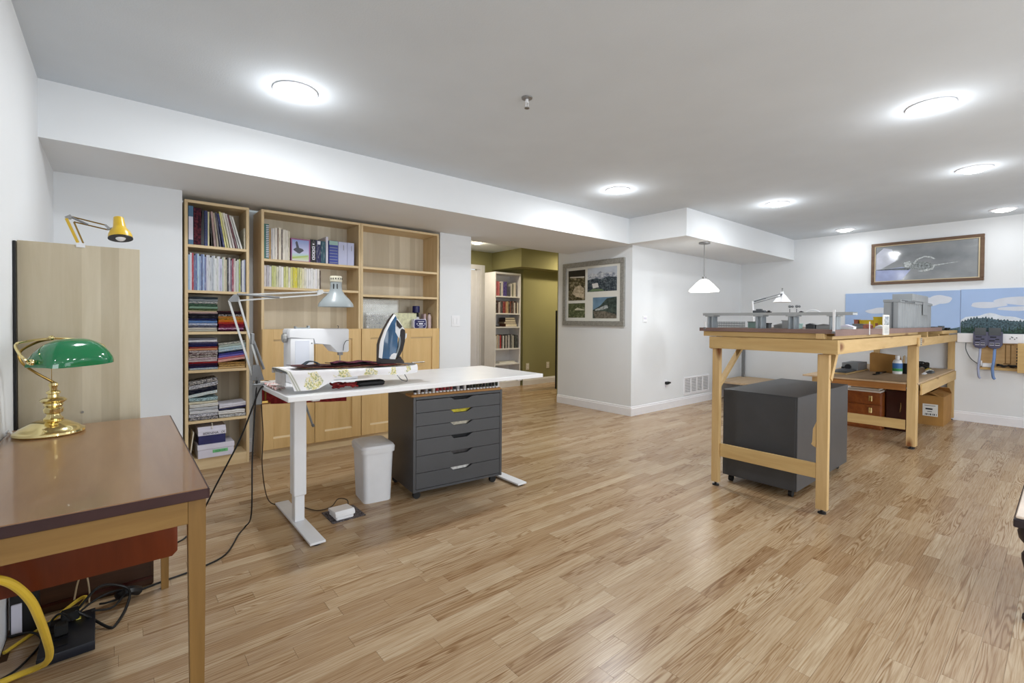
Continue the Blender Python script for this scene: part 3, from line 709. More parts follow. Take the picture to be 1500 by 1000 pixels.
# scraps of cloth on the board
top_z = .886
for i, (x0, x1, y0, y1, z0, c, lab, wav) in enumerate((
        (.72, 1.30, 2.50, 2.68, .891, (150, 118, 90), 'tan cloth strip lying lowest on the ironing board', .003),
        (.70, 1.22, 2.48, 2.64, .8965, (84, 34, 34), 'dark maroon cloth spread over ironing board', .0035),
        (.665, 1.00, 2.47, 2.58, .9025, (60, 40, 40), 'dark brown cloth at left end of ironing board', .004),
        (.86, 1.125, 2.475, 2.60, .909, (30, 24, 28), 'black cloth strip draped along the ironing board top', .005),
        (.72, .80, 2.48, 2.54, .9115, (44, 50, 56), 'small crumpled charcoal cloth peaked on ironing board', .016),
        (.86, 1.08, 2.47, 2.55, .9165, (70, 30, 44), 'plum cloth scrap lying on top of black cloth', .006))):
    b = MB()
    def cl(u, v, x0=x0, x1=x1, y0=y0, y1=y1, z0=z0, wav=wav, i=i):
        return Vector((x0 + (x1 - x0) * u + .006 * math.sin(v * 9 + i), y0 + (y1 - y0) * v + .007 * math.sin(u * 11 + i), z0 - .016 * (x0 + (x1 - x0) * u - ix0) / .77 + wav * (math.sin(u * math.pi) if wav > .01 else .5 + .5 * math.sin(u * 13 + i))))
    b.grid(cl, 22, 6); o = put('cloth_scrap', b, fabric('scrap_cloth', c, tuple(min(255, int(q * 1.35 + 8)) for q in c), 70)); o.modifiers.new('thickness', 'SOLIDIFY').thickness = .0025
    tag(o, lab, 'cloth', 'cloth scraps on the ironing board')
# bundles under the board
b = MB()
for q in range(9):
    rr = random.Random(q); b.tube([(.86 + .13 * j / 5, 2.50 + rr.uniform(-.03, .03), ZT + .008 + rr.uniform(0, .024)) for j in range(6)], .005, 6)
tag(put('yarn_bundle', b, M_red), 'loose dark red yarn on white desk beneath ironing board', 'yarn')
b = MB(); b.box(1.00, 1.16, 2.50, 2.56, ZT + .001, ZT + .030, .012, seg=3); o = put('pouch', b, M_rubber); tag(o, 'black zipped pouch lying on white desk beneath ironing board', 'pouch')
b = MB(); b.tube([(1.00, 2.497, ZT + .02), (1.08, 2.495, ZT + .026), (1.155, 2.497, ZT + .02)], .003, 6); put('piping', b, M_black, o)
b = MB(); b.grid(lambda u, v: Vector((.615 + .05 * u, 2.62 + .24 * v, ZT + .004 + .012 * abs(math.sin(v * 14 + u * 3)))), 6, 26); o = put('cloth_scrap', b, fabric('pink_white_cloth', (206, 160, 156), (226, 220, 214), 40)); o.modifiers.new('thickness', 'SOLIDIFY').thickness = .002
tag(o, 'crumpled pink and white cloth at left end of white desk', 'cloth')

# steam iron standing on its heel
ox, oy, oz = 1.137, 2.555, .891
t = thing('steam_iron', 'blue and white steam iron standing upright on ironing board', 'iron', (ox + .06, oy, oz), rotz=R(-25))
IX, IY, IZ = ox + .06, oy, oz
ox, oy, oz = -.06, 0, 0
def lens(name, poly, wmax, k, mat, parent, tip=.285, inner=1.0):
    """side outline in (x,z) given depth that narrows towards the tip and towards the handle"""
    b = MB()
    def wd(u, v):
        f = max(0.02, 1 - max(0, v / tip) ** 2.4) ** .7
        uu = u - v * .3
        return wmax * f * (1 - k * min(1, max(0, uu / .13)))
    c = (sum(p[0] for p in poly) / len(poly), sum(p[1] for p in poly) / len(poly))
    A = [b.bm.verts.new((ox + u, oy - wd(u, v), oz + v)) for u, v in poly]; B = [b.bm.verts.new((ox + u, oy + wd(u, v), oz + v)) for u, v in poly]
    n = len(poly)
    for i in range(n): b.bm.faces.new((A[i], A[(i + 1) % n], B[(i + 1) % n], B[i]))
    f1 = b.bm.faces.new(A); f2 = b.bm.faces.new(B)
    bmesh.ops.triangulate(b.bm, faces=[f1, f2]); return put(name, b, mat, parent)
def sc(pts): return [((px - 120) * .000396, (830 - py) * .000396) for px, py in pts]
lens('soleplate', sc([(120, 800), (122, 560), (140, 490), (200, 340), (270, 205), (345, 108), (362, 118), (300, 210), (225, 350), (175, 490), (160, 560), (150, 800)]), .058, 0, M_ironbrown, t)
lens('skirt', sc([(150, 745), (162, 560), (178, 490), (228, 350), (303, 210), (362, 120), (388, 140), (325, 240), (262, 370), (225, 500), (200, 760)]), .054, 0, M_white, t)
lens('water_tank', sc([(200, 760), (225, 500), (262, 370), (325, 240), (385, 140), (405, 180), (385, 260), (385, 380), (420, 450), (415, 600), (390, 700), (300, 770)]), .048, .25, M_blueplastic, t)
lens('nose_cover', sc([(362, 270), (385, 200), (408, 180), (440, 220), (500, 320), (520, 345), (475, 330), (455, 360), (450, 430), (440, 470), (405, 430), (385, 380)]), .034, .2, M_white, t)
lens('control_panel', sc([(395, 215), (410, 200), (485, 300), (450, 335), (405, 290)]), .037, .2, M_irondark, t)
lens('handle', sc([(455, 360), (475, 335), (500, 325), (525, 360), (528, 420), (522, 520), (495, 640), (450, 730), (420, 780), (400, 770), (440, 660), (462, 560), (470, 470)]), .020, 0, M_irondark, t)
lens('inner_grip', sc([(440, 470), (460, 440), (466, 520), (455, 590), (430, 670), (395, 760), (370, 765), (400, 690), (430, 600)]), .017, 0, M_lampgrey, t)
lens('steam_button', sc([(490, 400), (552, 402), (546, 460), (520, 496), (492, 496)]), .016, 0, M_white, t)
lens('rear_cover', sc([(295, 768), (330, 705), (365, 685), (405, 690), (385, 775)]), .044, .1, M_white, t)
lens('heel', sc([(120, 800), (150, 745), (200, 765), (300, 775), (400, 775), (440, 745), (470, 755), (480, 800), (512, 818), (500, 832), (130, 832)]), .055, .1, M_irondark, t)

# sewing machine
t = thing('sewing_machine', 'white sewing machine at the back of the white desk', 'sewing machine', (.935, 2.95, ZT))
y0, y1 = 2.885, 3.035
b = MB(); b.box(.752, 1.15, y0 - .02, y1 + .01, ZT, ZT + .075, .008, seg=2); put('bed', b, M_white, t)
b = MB(); b.box(.756, .890, y0, y1, ZT + .076, 1.030, .010, seg=2); put('column', b, M_white, t)
b = MB(); b.prism([(.752, 1.03), (.752, 1.072), (.760, 1.083), (1.090, 1.083), (1.098, 1.076), (1.098, .945), (1.090, .938), (1.028, .938), (1.018, .942), (.986, .992), (.892, .992), (.892, 1.03)], 'y', y0, y1, bev=.005); put('arm', b, M_white, t)
b = MB(); b.box(.782, .862, y0 - .002, y0, .80 + .075, 1.015, .001); put('front_panel', b, plain('sewing_panel', (222, 226, 236), .4, var=.01), t)
b = MB(); b.cyl((.751, 2.955, 1.03), (.735, 2.955, 1.03), .028, n=24).cyl((.735, 2.955, 1.03), (.730, 2.955, 1.03), .022, n=24); put('handwheel', b, M_armgrey, t)
b = MB(); b.box(.800, .872, 2.93, 2.96, 1.0835, 1.090).box(.796, .803, 2.928, 2.962, 1.083, 1.097).box(.868, .878, 2.928, 2.962, 1.083, 1.101); put('carry_handle', b, M_lampgrey, t)
b = MB(); b.cyl((1.052, 2.95, 1.083), (1.056, 2.95, 1.098), .0018, n=6).cyl((1.056, 2.95, 1.098), (1.048, 2.95, 1.101), .0018, n=6); put('thread_guide', b, M_black, t)
b = MB(); b.cyl((1.058, 2.93, .938), (1.058, 2.93, .860), .0035, n=8).box(1.045, 1.073, 2.92, 2.94, .918, .938); put('needle_bar', b, M_steel, t)
b = MB(); b.box(1.047, 1.069, 2.905, 2.955, .846, .852, .001); put('presser_foot', b, M_steel, t)
b = MB(); b.tube([(1.060, y0 - .004, .948), (1.064, y0 - .006, .985), (1.078, y0 - .005, 1.008), (1.094, y0 - .004, 1.011)], .0018, 6, smooth=4); put('thread_lever', b, M_black, t)
b = MB(); b.cyl((.875, y0 - .002, .998), (.875, y0, .998), .004); put('screw', b, M_galv, t)

# big grey clamp lamp
lx, ly = .590, 2.90
t = thing('clamp_lamp', 'grey jointed arm lamp clamped to left end of white desk', 'lamp', (lx, ly, ZT))
b = MB(); b.box(lx - .024, lx + .019, ly - .022, ly + .022, ZT - .105, ZT + .012, .003).box(lx + .005, lx + .045, ly - .018, ly + .018, ZT + .0005, ZT + .012, .002); put('clamp', b, M_galv, t)
b = MB(); b.cyl((lx + .040, ly, ZT - .09), (lx + .040, ly, ZT - .028), .005, n=8).box(lx, lx + .05, ly - .012, ly + .012, ZT - .10, ZT - .088).cyl((lx + .034, ly, ZT - .098), (lx + .066, ly, ZT - .104), .004, n=8); put('clamp_screw', b, M_brassd, t)
b = MB(); b.cyl((lx, ly, ZT + .012), (lx, ly, ZT + .05), .014, n=12).prism([(lx - .03, ZT + .03), (lx + .032, ZT + .03), (lx + .008, ZT + .115), (lx - .026, ZT + .115)], 'y', ly - .010, ly + .010); put('base_bracket', b, M_galv, t)
for dx, dz in ((-.02, -.008), (.022, .012)):
    b = MB(); b.bar((lx + dx - .006, ly, ZT + .06), (lx - .117 + dx, ly, 1.245 + dz), .010, .010, ref=(0, 1, 0)); put('lower_arm', b, M_armgrey, t)
b = MB(); b.cyl((lx + .03, ly - .012, ZT + .09), (lx - .022, ly - .012, 1.02), .007, n=8).cyl((lx + .008, ly + .012, ZT + .09), (lx - .026, ly + .012, 1.02), .007, n=8).box(lx - .034, lx - .018, ly - .018, ly + .018, 1.00, 1.06, .002); put('spring', b, M_galv, t)
b = MB(); b.prism([(lx - .140, 1.240), (lx - .130, 1.230), (lx - .094, 1.232), (lx - .092, 1.262), (lx - .112, 1.272)], 'y', ly - .009, ly + .009); put('elbow', b, M_galv, t)
b = MB(); b.bar((lx - .105, ly, 1.268), (.925, ly, 1.305), .008, .008, ref=(0, 1, 0)); put('upper_arm', b, M_armgrey, t)
b = MB(); b.bar((lx - .095, ly, 1.238), (.915, ly, 1.286), .008, .008, ref=(0, 1, 0)); put('upper_arm', b, M_armgrey, t)
b = MB(); b.cyl((lx - .10, ly - .012, 1.272), (.70, ly - .012, 1.262), .0055, n=8); put('spring', b, M_galv, t)
b = MB(); b.prism([(.905, 1.280), (.930, 1.288), (.950, 1.300), (.938, 1.318), (.915, 1.314)], 'y', ly - .008, ly + .008).cyl((.945, ly, 1.300), (.99, ly, 1.300), .006); put('head_joint', b, M_armgrey, t)
cx_ = 1.022
b = MB(); b.lathe([(0, 1.395), (.030, 1.395), (.034, 1.388), (.033, 1.345), (.036, 1.318), (.052, 1.290), (.080, 1.262), (.099, 1.236), (.104, 1.216), (.102, 1.216), (.096, 1.235), (.076, 1.260), (.048, 1.284), (0, 1.30)], (cx_, ly, 0), 36, mi=0); put('shade', b, M_lampgrey, t)
b = MB(); b.lathe([(0, 1.404), (.033, 1.404), (.0355, 1.398), (.0355, 1.370), (.034, 1.368), (0, 1.368)], (cx_, ly, 0), 28); put('socket_cap', b, plain('ivory_enamel', (206, 200, 180), .4), t)
b = MB()
for a in range(-70, 80, 24): b.box(-.003, .003, -.0365, -.0350, 1.383, 1.392, mat=Matrix.Translation((cx_, ly, 0)) @ Matrix.Rotation(R(a), 4, 'Z'))
for a in (-42, -8): b.box(-.003, .003, -.0355, -.0325, 1.325, 1.355, mat=Matrix.Translation((cx_, ly, 0)) @ Matrix.Rotation(R(a), 4, 'Z'))
put('vent_slot', b, M_black, t)
b = MB(); b.sphere((cx_, ly, 1.25), .028); put('bulb', b, M_white, t)

# drawer cabinet on castors with thread rack
def castor(x, y, parent, zt):
    b = MB(); b.cyl((x, y - .011, .024), (x, y + .011, .024), .024, n=18); w_ = put('castor', b, M_rubber, parent)
    b = MB(); b.box(x - .016, x + .02, y - .016, y + .016, .040, zt, .002); put('fork', b, M_black, w_)
t = thing('drawer_cabinet', 'charcoal six-drawer cabinet on castors under the white desk', 'drawer cabinet', (1.41, 2.636, 0), rotz=R(-5.9))
Wd, Dp, Z0, Z1 = .66, .46, .052, .655
b = MB(); b.box(0, .018, 0, Dp, Z0, Z1, .001).box(Wd - .018, Wd, 0, Dp, Z0, Z1, .001).box(.018, Wd - .018, 0, Dp, Z1 - .018, Z1, .001).box(.018, Wd - .018, .003, Dp, Z0, Z0 + .016, .001).box(.018, Wd - .018, Dp - .01, Dp, Z0 + .016, Z1 - .018); put('carcass', b, M_dark, t)
zs = [Z1 - .021, .553, .469, .385, .280, .172, Z0 + .018]
cont = [(24, 24, 26), (206, 190, 60), (196, 188, 170), (20, 20, 22), (70, 66, 66), (214, 212, 208)]
for i in range(6):
    zt, zb = zs[i] - .0015, zs[i + 1] + .0015
    nz_ = .016 if i else .012
    b = MB(); b.prism([(.020, zb), (Wd - .020, zb), (Wd - .020, zt), (.425, zt), (.385, zt - nz_ * 1.35), (.285, zt - nz_ * 1.35), (.262, zt), (.020, zt)], 'y', .001, .019); d = put('drawer', b, M_dark, t)
    b = MB(); b.box(.255, .43, .028, .20, zb + .01, zt - .004); o = put('drawer_contents', b, plain('drawer_stuff', cont[i], .7, var=.15, nscale=40), d)
    if i in (1, 5): o['label'] = ('yellow' if i == 1 else 'white') + ' things showing through the drawer cutout'
for cx, cy in ((.04, .045), (Wd - .05, .045), (.04, Dp - .045), (Wd - .05, Dp - .045)): castor(cx, cy, t, Z0)

t = thing('thread_rack', 'amber wooden thread rack lying on top of charcoal drawer cabinet', 'rack', (1.41, 2.636, .6555), rotz=R(-5.9))
zr = .0
b = MB(); b.box(-.015, .648, -.004, .10, zr, zr + .016, .004); put('board', b, M_tray, t)
RZ = Matrix.Translation((1.41, 2.636, .6555)) @ Matrix.Rotation(R(-5.9), 4, 'Z')
sp = [(40, 36, 40), (196, 196, 200), (60, 44, 44), (150, 150, 160), (30, 30, 34), (210, 206, 204), (150, 26, 40), (120, 24, 34), (134, 26, 34), (110, 24, 34), (150, 60, 60), (46, 44, 54), (190, 190, 196), (36, 36, 48), (206, 206, 208), (24, 24, 28), (44, 48, 46), (30, 40, 36),
      (60, 58, 40), (34, 36, 34), (26, 26, 28), (54, 62, 52), (30, 30, 34), (44, 44, 40), (40, 50, 40)]
for i, c in enumerate(sp):
    u = .018 + i * .0252
    p = RZ @ Vector((u, .018, .0165))
    s_ = thing('thread_spool', f'{hue(c)} thread spool, {ORD[i]} from left on wooden thread rack', 'thread spool', p, 'thread spools in the front row of the rack')
    b = MB(); b.lathe([(0, p.z), (.0098, p.z), (.0098, p.z + .008), (.005, p.z + .010), (.005, p.z + .050), (.006, p.z + .051), (.006, p.z + .053), (0, p.z + .053)], (p.x, p.y, 0), 12); put('core', b, M_white, s_)
    b = MB(); b.lathe([(.0051, p.z + .0105), (.0098, p.z + .012), (.0098, p.z + .049), (.0051, p.z + .0505)], (p.x, p.y, 0), 12); o = put('thread', b, M_thread, s_); o.color = lin(c)

# lidded bin
t = thing('waste_bin', 'white plastic lidded bin beside the charcoal drawer cabinet', 'bin', (1.255, 2.885, 0), rotz=R(-7))
def tub(b, w0, d0, z0, w1, d1, z1, r=.03, n=5, cap0=True, cap1=True):
    rings = []
    for w_, d_, z_ in ((w0, d0, z0), (w1, d1, z1)):
        ring = []
        for sx, sy, a0 in ((1, -1, -90), (1, 1, 0), (-1, 1, 90), (-1, -1, 180)):
            for j in range(n + 1):
                a = R(a0 + 90 * j / n); ring.append(b.bm.verts.new((sx * (w_ / 2 - r) + r * math.cos(a), sy * (d_ / 2 - r) + r * math.sin(a), z_)))
        rings.append(ring)
    A, B = rings; m_ = len(A)
    for i in range(m_): b.bm.faces.new((A[i], A[(i + 1) % m_], B[(i + 1) % m_], B[i]))
    if cap0: b.bm.faces.new(A[::-1])
    if cap1: b.bm.faces.new(B)
b = MB(); tub(b, .172, .225, 0, .192, .256, .315); put('body', b, M_bin, t)
b = MB(); tub(b, .210, .276, .312, .214, .280, .342, .036, cap1=False); tub(b, .214, .280, .342, .198, .266, .356, .034, cap0=False, cap1=False); tub(b, .198, .266, .356, .150, .220, .364, .03, cap0=False); bmesh.ops.remove_doubles(b.bm, verts=b.bm.verts[:], dist=1e-4); put('lid', b, M_bin, t)

# foot pedal
b = MB(); b.box(.91, 1.102, 2.628, 2.82, 0, .004, .001); tag(put('pedal_mat', b, fabric('speckled_pad', (58, 52, 54), (120, 112, 112), 160)), 'dark speckled square pad on floor under the sewing pedal', 'mat')
t = thing('foot_pedal', 'white sewing machine foot pedal on a dark pad', 'pedal', (.985, 2.68, .004))
b = MB(); b.box(.935, 1.035, 2.64, 2.76, .0045, .026, .005); put('base', b, M_white, t)
b = MB(); b.prism([(2.632, .028), (2.632, .044), (2.645, .056), (2.755, .046), (2.765, .030)], 'x', .928, 1.040, bev=.004); put('treadle', b, M_white, t)
b = MB(); b.tube([(.70, 3.03, .765), (.655, 3.12, .74), (.665, 3.12, .45), (.66, 3.12, .25), (.69, 3.12, .05), (.75, 3.08, .006), (.84, 2.98, .006), (.90, 2.86, .006), (.97, 2.83, .02), (1.02, 2.85, .05), (1.055, 2.80, .05), (1.042, 2.75, .03), (1.03, 2.74, .018)], .0032, 8)
tag(put('pedal_cable', b, M_brown_cord), 'brown cord running from sewing machine to its foot pedal', 'cord')

# ------------------------------------------------------------------ bookcases
YF = 4.194
def bookcase(name, label, x0, x1, ztop, shelves, yb, z_low=0.0, t_=.02):
    t = thing(name, label, 'bookcase', ((x0 + x1) / 2, (YF + yb) / 2, 0))
    for xa in (x0, x1 - t_):
        b = MB(); b.box(xa, xa + t_, YF, yb, 0, ztop, .0008); put('side_panel', b, M_birch, t)
    b = MB(); b.box(x0 + t_, x1 - t_, YF, yb, ztop - t_, ztop, .0008); put('top_panel', b, M_birchx, t)
    b = MB(); b.box(x0 + t_, x1 - t_, yb - .006, yb, .03, ztop - t_); put('back_panel', b, M_birchback, t)
    b = MB(); b.box(x0 + t_, x1 - t_, YF + .004, YF + .02, 0, .072); put('plinth', b, M_birchx, t)
    for z in shelves:
        b = MB(); b.box(x0 + t_, x1 - t_, YF + .002, yb - .006, z - t_, z, .0008); put('shelf', b, M_birchx, t)
    return t
B1X0, B1X1, YBB = .374, .795, 4.49
S1 = [1.688, 1.350, 1.040, .752, .372, .086]
bookcase('bookcase', 'narrow birch bookcase full of magazines and folded fabric', B1X0, B1X1, 2.016, S1, YBB)
U = []
for (x0, x1, sh, lab) in ((.882, 1.703, [1.628, 1.402, 1.052, .09], 'birch cabinet bookcase with books above two doors, behind sewing machine'),
                          (1.705, 2.528, [1.628, 1.372, 1.052, .09], 'birch cabinet bookcase with empty upper shelves, right of the pair')):
    t = bookcase('bookcase', lab, x0, x1, 2.022, sh, YBB)
    U.append(t)
    n = 2; dw = (x1 - x0 - .006) / 2
    for q in range(2):
        a = x0 + .002 + q * (dw + .003); c = a + dw - .002; yd = YF - .019
        z0, z1 = .076, 1.056
        sw_ = .082; b = MB(); b.box(a, a + sw_, yd, YF - .001, z0, z1, .0015).box(c - sw_, c, yd, YF - .001, z0, z1, .0015).box(a + sw_, c - sw_, yd, YF - .001, z1 - .085, z1, .0015).box(a + sw_, c - sw_, yd, YF - .001, z0, z0 + .085, .0015)
        d = put('door', b, M_birchdoor, t)
        b = MB(); b.box(a + sw_, c - sw_, yd + .013, YF - .002, z0 + .085, z1 - .085); put('door_panel', b, M_birchdoor, d)
        b = MB(); q0, q1, q2, q3 = a + sw_, c - sw_, z0 + .085, z1 - .085
        b.prism([(yd + .002, q2), (yd + .0129, q2), (yd + .0129, q2 + .014)], 'x', q0, q1).prism([(yd + .002, q3), (yd + .0129, q3), (yd + .0129, q3 - .014)], 'x', q0, q1); put('molding', b, M_birchx, d)
        if x0 > 1.5 and q == 1:
            b = MB(); b.cyl((2.205, yd - .022, .722), (2.345, yd - .022, .722), .005, n=8).cyl((2.215, yd - .022, .722), (2.215, yd, .722), .004, n=8).cyl((2.335, yd - .022, .722), (2.335, yd, .722), .004, n=8); put('handle', b, M_nickel, d)

def book(x, yf, z, t_, dp, h, c, lean=0, label='', group=None, cat='book', name='book', pages=True):
    b = MB()
    b.box(0, t_, 0, .0015, 0, h)
    if t_ > .006:
        b.box(0, .0012, .0015, dp, 0, h).box(t_ - .0012, t_, .0015, dp, 0, h).box(.0012, t_ - .0012, .0015, dp - .004, .002, h - .003, mi=1)
    else: b.box(0, t_, .0015, dp, 0, h)
    o = put(name, b, [M_book, M_pages], origin=(0, 0, 0)); o.location = (x, yf, z + .0005); o.rotation_euler = (0, R(lean), 0); o.color = lin(c)
    tag(o, label, cat, group); return o
def row(x, yf, z, items, where, group, cat='book', dp=.2, gap=.0011):
    for i, it in enumerate(items):
        t_, h, c = it[:3]; lean = it[3] if len(it) > 3 else 0
        nl = items[i + 1][3] if i + 1 < len(items) and len(items[i + 1]) > 3 else 0
        step = t_ / math.cos(R(lean)) + (max(0, math.tan(R(-nl)) - math.tan(R(-lean))) * h if i + 1 < len(items) else 0)
        kind = it[4] if len(it) > 4 else cat
        book(x, yf + random.uniform(0, .006), z, t_, dp, h, c, lean, f'{hue(c)} {kind}, {ORD[i]} from left {where}', group, kind.split()[-1], kind.split()[-1])
        x += step + gap
    return x
# narrow bookcase, top shelf
zx = S1[0]
t = thing('magazine_file', 'blue magazine file with a white label at top left of narrow bookcase', 'magazine file', (.41, YF + .12, zx))
b = MB(); b.box(.397, .428, YF + .004, YF + .22, zx + .0005, zx + .285, .001); put('box', b, plain('blue_file', (66, 104, 136), .5), t)
b = MB(); b.box(.399, .426, YF + .002, YF + .0038, zx + .035, zx + .205); put('spine_label', b, M_lilac, t)
b = MB(); b.prism([(YF + .004, zx + .0005), (YF + .23, zx + .0005), (YF + .23, zx + .275), (YF + .12, zx + .275), (YF + .004, zx + .275)], 'x', .430, .476)
tag(put('magazine_file', b, fabric('maroon_floral', (50, 28, 40), (104, 48, 58), 55, (.42, .66))), 'maroon floral magazine file on top shelf of narrow bookcase', 'magazine file')
b = MB(); b.prism([(.477, zx + .0005), (.496, zx + .0005), (.496, zx + .265), (.484, zx + .265), (.480, zx + .17), (.477, zx + .17)], 'y', YF + .01, YF + .22)
tag(put('folder', b, M_black), 'black folder right of the maroon file in narrow bookcase', 'folder')
t = thing('spiral_notebook', 'blue spiral-bound notebook on top shelf of narrow bookcase', 'notebook', (.51, YF + .1, zx))
b = MB(); b.box(.498, .516, YF + .006, YF + .22, zx + .0005, zx + .262, .001); put('cover', b, plain('notebook_blue', (58, 70, 130), .5), t)
b = MB()
for q in range(20): b.box(.496 + .003, .512, YF + .001, YF + .0055, zx + .012 + q * .0125, zx + .017 + q * .0125)
put('spiral', b, M_black, t)
row(.519, YF + .006, zx, [(.010, .258, (206, 200, 160), 0), (.006, .25, (50, 44, 40), -3), (.014, .262, (160, 132, 128), -5), (.012, .256, (172, 160, 140), -6), (.010, .262, (60, 60, 80), -7), (.014, .255, (36, 42, 96), -9), (.010, .272, (214, 208, 130), -9), (.012, .268, (210, 206, 160), -10),
    (.014, .268, (212, 208, 200), -11), (.012, .264, (196, 186, 184), -12), (.010, .258, (110, 60, 70), -13), (.010, .255, (200, 200, 196), -14), (.012, .250, (216, 216, 212), -15)], 'leaning on narrow bookcase top shelf', 'leaning magazines on the top shelf', 'magazine')
book(.762, YF + .02, zx, .010, .2, .165, (222, 216, 196), 0, 'short cream booklet at right end of narrow bookcase top shelf', None, 'booklet', 'booklet')
cols = [(150, 176, 206), (206, 206, 214), (170, 60, 70), (110, 116, 150), (96, 112, 156), (170, 196, 214), (140, 160, 196), (96, 110, 150), (150, 170, 206), (112, 120, 160), (196, 196, 206), (206, 208, 212), (190, 194, 200), (170, 176, 186), (200, 206, 210), (214, 216, 218), (196, 200, 196),
        (206, 206, 220), (196, 194, 222), (180, 190, 180), (206, 196, 176), (190, 186, 160), (50, 48, 54), (190, 186, 194), (110, 90, 110), (156, 66, 86), (206, 190, 190), (180, 186, 176), (196, 200, 196), (168, 180, 96), (90, 88, 96), (216, 218, 222), (150, 156, 176)]
row(.396, YF + .004, S1[1], [(.0108, .262 + .02 * math.sin(i * 2.1) ** 2 - .0008 * i, c) for i, c in enumerate(cols)], 'on second shelf of narrow bookcase', 'magazines on the second shelf', 'magazine', gap=.0005)

# folded fabrics
def fold(x0, x1, z0, h, c, mat, label, group, tilt=0, yf=YF + .004, dp=.2):
    rr = random.Random(int(x0 * 999 + z0 * 9999))
    b = MB(); NX, NP = 7, 8
    jy = [rr.uniform(0, .008) for _ in range(NX + 1)]; jz = [rr.uniform(-.12, .06) * h for _ in range(NX + 1)]
    prof = []
    for j in range(NP + 1):
        a = R(-90 + 180 * j / NP); lobe = .0 if j != NP // 2 else .005
        prof.append((-math.cos(a) * min(h * .5, .012) + lobe, .5 + .5 * math.sin(a)))
    V = []
    for i in range(NX + 1):
        x = x0 + (x1 - x0) * i / NX; tz = tilt * i / NX
        ring = [b.bm.verts.new((x, yf + .012 + jy[i] + py, z0 + tz + max(.0, pz * h + (jz[i] if pz > .3 else 0)))) for py, pz in prof]
        ring += [b.bm.verts.new((x, yf + dp, z0 + tz + h * .9)), b.bm.verts.new((x, yf + dp, z0 + tz))]
        V.append(ring)
    m_ = len(V[0])
    for A, B in zip(V, V[1:]):
        for k_ in range(m_): b.bm.faces.new((A[k_], B[k_], B[(k_ + 1) % m_], A[(k_ + 1) % m_]))
    b.bm.faces.new(V[0]); b.bm.faces.new(V[-1][::-1])
    o = put('folded_fabric', b, mat); o.color = lin(c); tag(o, label, 'fabric', group); return o
def stack(x0, x1, z, total, items, where, tilt=0, tilt_from=0):
    """items bottom to top: (weight, colour, material)"""
    s = sum(i[0] for i in items); zz = z + .001
    for i, (wt, c, mt) in enumerate(items):
        h = total * wt / s
        dx = random.uniform(-.004, .004)
        fold(x0 + .004 + dx, x1 - .004 + dx, zz, h * .97, c, {'L': M_clothL, 'D': M_clothD, 'P': M_clothP}[mt], f'{hue(c)} folded fabric, {ORD[i]} from bottom of {where}', 'folded fabrics in ' + where, tilt if i >= tilt_from else 0)
        zz += h
xa, xm, xb = .395, .585, .774
stack(xa, xm, S1[2], .262, [(1, (190, 188, 178), 'P'), (1, (206, 200, 190), 'P'), (1, (110, 112, 130), 'D'), (1.2, (150, 166, 200), 'L'), (1.3, (96, 130, 180), 'P'), (1, (40, 50, 96), 'D'), (1.3, (34, 32, 42), 'P'), (1.1, (44, 42, 50), 'D'), (.8, (196, 170, 166), 'P'), (.7, (206, 190, 160), 'P'), (.9, (92, 110, 70), 'D'),
    (1.2, (130, 160, 140), 'P'), (1.3, (74, 104, 84), 'D'), (1.2, (110, 120, 124), 'L'), (1.1, (140, 146, 150), 'P'), (1.1, (60, 70, 76), 'D')], 'upper left fabric stack')
stack(xm, xb - .01, S1[2], .158, [(1, (70, 30, 50), 'D'), (1.2, (150, 80, 130), 'L'), (1.2, (120, 30, 60), 'P'), (1.1, (150, 40, 60), 'D'), (1.1, (186, 60, 40), 'P'), (1.3, (206, 120, 40), 'P'), (1.1, (196, 150, 50), 'D'), (1, (190, 130, 60), 'P'), (1.2, (40, 34, 36), 'L'), (1.2, (46, 30, 34), 'D'), (.8, (80, 40, 44), 'D')], 'upper right fabric stack')
stack(xa, xm, S1[3], .238, [(1, (150, 170, 186), 'L'), (1, (46, 42, 80), 'D'), (1.1, (66, 34, 60), 'D'), (.8, (160, 40, 44), 'P'), (1, (206, 190, 190), 'P'), (1.1, (170, 150, 160), 'L'), (1.2, (110, 96, 92), 'L'), (1.2, (90, 60, 66), 'L'), (1.2, (196, 186, 186), 'D'), (1, (206, 150, 110), 'P'), (.8, (150, 60, 56), 'P'), (1.2, (40, 44, 96), 'D'), (1, (80, 80, 116), 'D'), (1.2, (206, 206, 212), 'P'), (.8, (130, 130, 140), 'P')], 'lower left fabric stack')
stack(xm, xb, S1[3], .195, [(1, (210, 180, 130), 'P'), (1.2, (196, 160, 100), 'D'), (1, (180, 140, 80), 'D'), (1.3, (216, 170, 160), 'P'), (1, (206, 120, 130), 'P'), (1.1, (120, 110, 190), 'P'), (1, (70, 70, 140), 'P'), (.8, (40, 50, 80), 'P'), (1.2, (160, 190, 206), 'L'), (1.2, (190, 210, 214), 'P'), (1.1, (176, 186, 176), 'P'), (1, (196, 196, 186), 'D')], 'lower right fabric stack', .022, 3)
stack(xa, xm, S1[4], .29, [(1, (80, 80, 92), 'L'), (1.2, (200, 200, 208), 'D'), (1.2, (206, 206, 210), 'P'), (1, (186, 190, 196), 'P'), (1.2, (210, 210, 206), 'P'), (.9, (216, 210, 190), 'P'), (1.2, (170, 196, 200), 'D'), (1.2, (190, 206, 210), 'L'), (1.5, (20, 22, 40), 'P'), (1.5, (200, 200, 206), 'D'), (1.3, (60, 62, 70), 'L')], 'black and white fabric stack', .028, 7)
stack(xm, xb, S1[4], .105, [(1, (206, 206, 206), 'D'), (1.4, (210, 208, 206), 'P'), (.5, (50, 50, 90), 'P'), (1.4, (206, 204, 214), 'P')], 'low right fabric stack', .01, 2)
